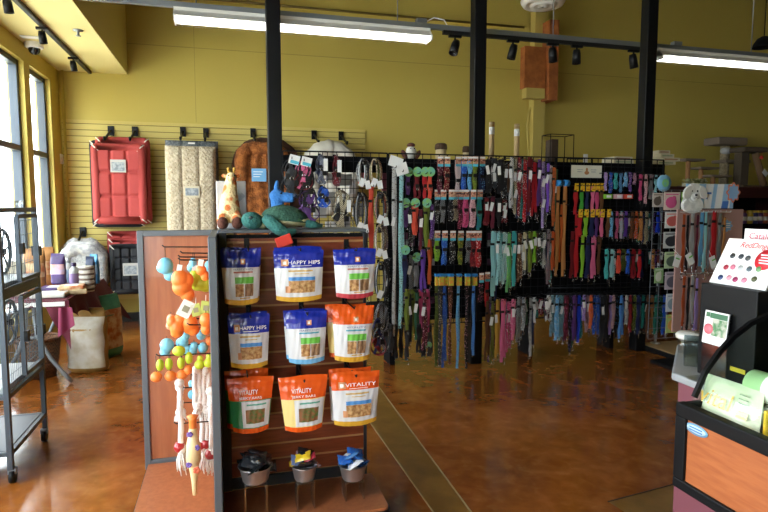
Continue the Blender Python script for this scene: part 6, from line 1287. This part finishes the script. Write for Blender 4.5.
st = MB().lathe([(0,0),(1,0),(1,.0005),(0,.0005)],(0,0,0),32); st.v = [V((q.x-.0022-p.z, q.y-p.x*.036, q.z+p.y*.011)) for p in st.v]; st.build('badge_field', mat('badge_pale','b8d0dc',.4), t)
for k in range(2): MB().bx(q.x-.0036,q.x-.003,q.y-.024,q.y+.024,q.z-.006+.008*k,q.z-.002+.008*k).build('badge_line', mat('badge_ink','3c6ca4',.4), t)
# packs inside the case
mint = mat('mint_pack','c4d6b0',.35,c2='d8e2c6',noise=4,coat=.3); mint2 = mat('mint_roll','9cc48e',.4); yl = mat('yellow_flap','d8b028',.4)
def case_bag(p0, p1, p2, p3, label, words_=None):
    """soft flat pack: four corners (bottom far, bottom near, top near, top far), gently pillowed"""
    P = [V(p) for p in (p0,p1,p2,p3)]; n = (P[1]-P[0]).cross(P[3]-P[0]).normalized()
    def fn(u,v,s): return (P[0]*(1-u)+P[1]*u)*(1-v)+(P[3]*(1-u)+P[2]*u)*v + n*(s*.018*(1-(2*u-1)**4)*(1-(2*v-1)**4)+.0015*math.sin(9*u+4*v))
    low = min(P,key=lambda q: q.z); t = thing('food_pack', label, 'food pack', low)
    s = 1 if n.x < 0 else -1
    MB().grid(lambda u,v: fn(u,v,1),16,14).grid(lambda u,v: fn(1-u,v,-1),16,14).build('pack_body', mint, t)
    if words_:
        r_ = (P[1]-P[0]).normalized(); u_ = (P[3]-P[0]); u_ = (u_-r_*u_.dot(r_)).normalized(); nn = r_.cross(u_); M = Matrix((r_,u_,nn)).transposed(); L = (P[1]-P[0]).length
        c = fn(.36,.60,s)+nn*.012; text('lettering',words_,c,.07,mat('mustard_ink','c8a23c',.5),t,M.to_euler(),.0003,width=L*.55)
        for k in range(3): MB().box(fn(.78,.82-.07*k,s)+nn*.007,(L*.16,.003,.0006),0,M).build('print_line', mat('sage_ink','8a9a80',.5), t)
        MB().box(fn(.80,.50,s)+nn*.008,(L*.18,.02,.0006),0,M).build('print_block', mat('pale_mustard','d8c890',.5), t)
    return t
XB = 1.385
A = atx(697,402,XB); B = atx(757,430,XB)
D = atx(707,373,1.46); C = atx(765,392,1.46)
case_bag((XB,A.y-.005,zb+.19),(XB,B.y,zb+.19),(1.46,C.y,C.z),(1.46,D.y,D.z),'pale green food pack with mustard lettering leaning in the glass case','vital')
B2 = atx(763,432,XB+.01)
case_bag((XB+.01,B2.y-.01,zb+.17),(XB+.01,B2.y-.22,zb+.17),(1.47,B2.y-.22,1.0),(1.47,B2.y-.01,1.0),'pale green food pack standing nearer the end of the glass case')
o = MB().bx(1.40,1.425,B2.y-.002,B2.y+.008,zb+.12,zb+.32).build('yellow_pack', yl, bevel=.006); tag(o,'narrow yellow pack edge between the two pale green packs','food pack')
for i,(x,y,z) in enumerate(((1.50,B2.y+.045,zb+.085),(1.50,B2.y+.047,zb+.173),(1.50,B2.y+.043,zb+.261),(1.50,B2.y+.04,zb+.349))):
    o = thing('food_roll','pale green food roll stacked in the glass case, %s from the bottom' % ordn(i),'food roll',(x,y,z-.043),'food rolls in the case')
    MB().lathe([(0,-.11),(.02,-.105),(.042,-.09),(.043,.09),(.02,.105),(0,.11)],(x,y,z),20,0,Matrix.Rotation(PI/2,3,'X')).build('roll_body', mint2, o); MB().lathe([(.0436,-.03),(.0436,.03)],(x,y,z),20,0,Matrix.Rotation(PI/2,3,'X')).build('roll_label', paper, o)
# price chips on the counter base seen under the case: kick space
# ================================================================== LIGHT, WORLD, CAMERA
sc = bpy.context.scene
w = bpy.data.worlds.new('daylight'); sc.world = w; w.use_nodes = True
bg = w.node_tree.nodes['Background']; bg.inputs['Color'].default_value = (1.0,.98,.95,1); bg.inputs['Strength'].default_value = 7.5
sun = bpy.data.lights.new('sun','SUN'); sun.energy = 20; sun.angle = .02; sun.color = (1,.95,.86)
so = bpy.data.objects.new('sun',sun); COL.objects.link(so); so.rotation_euler = V((-.55,-.30,-.78)).to_track_quat('-Z','Y').to_euler(); so.location = (20,10,30)
def portal(loc, rot, sx, sy):
    l = bpy.data.lights.new('window_portal','AREA'); l.shape = 'RECTANGLE'; l.size = sx; l.size_y = sy; l.cycles.is_portal = True
    o = bpy.data.objects.new('window_portal', l); COL.objects.link(o); o.location = loc; o.rotation_euler = rot
for y0,y1 in win: portal((LX-.17,(y0+y1)/2,(WZ0+WZ1)/2),(0,-PI/2,0),WZ1-WZ0,y1-y0)
for x0,x1 in sw: portal(((x0+x1)/2,FY-.17,1.6),(PI/2,0,PI),x1-x0,2.6)
sc.view_settings.view_transform = 'Standard'; sc.view_settings.look = 'None'; sc.view_settings.gamma = 1; sc.view_settings.use_curve_mapping = False
sc.view_settings.exposure = 0.95
sc.cycles.max_bounces = 8; sc.cycles.diffuse_bounces = 5; sc.cycles.glossy_bounces = 3; sc.cycles.transparent_max_bounces = 16; sc.cycles.sample_clamp_indirect = 6; sc.cycles.use_denoising = True; sc.cycles.caustics_reflective = False; sc.cycles.caustics_refractive = False
cd = bpy.data.cameras.new('camera'); cd.sensor_width = 36; cd.lens = 576/768*36; cd.clip_start = .05
cam = bpy.data.objects.new('camera', cd); COL.objects.link(cam); cam.location = (0,0,EYE); cam.rotation_euler = Matrix((rt,up,-fw)).transposed().to_euler(); sc.camera = cam
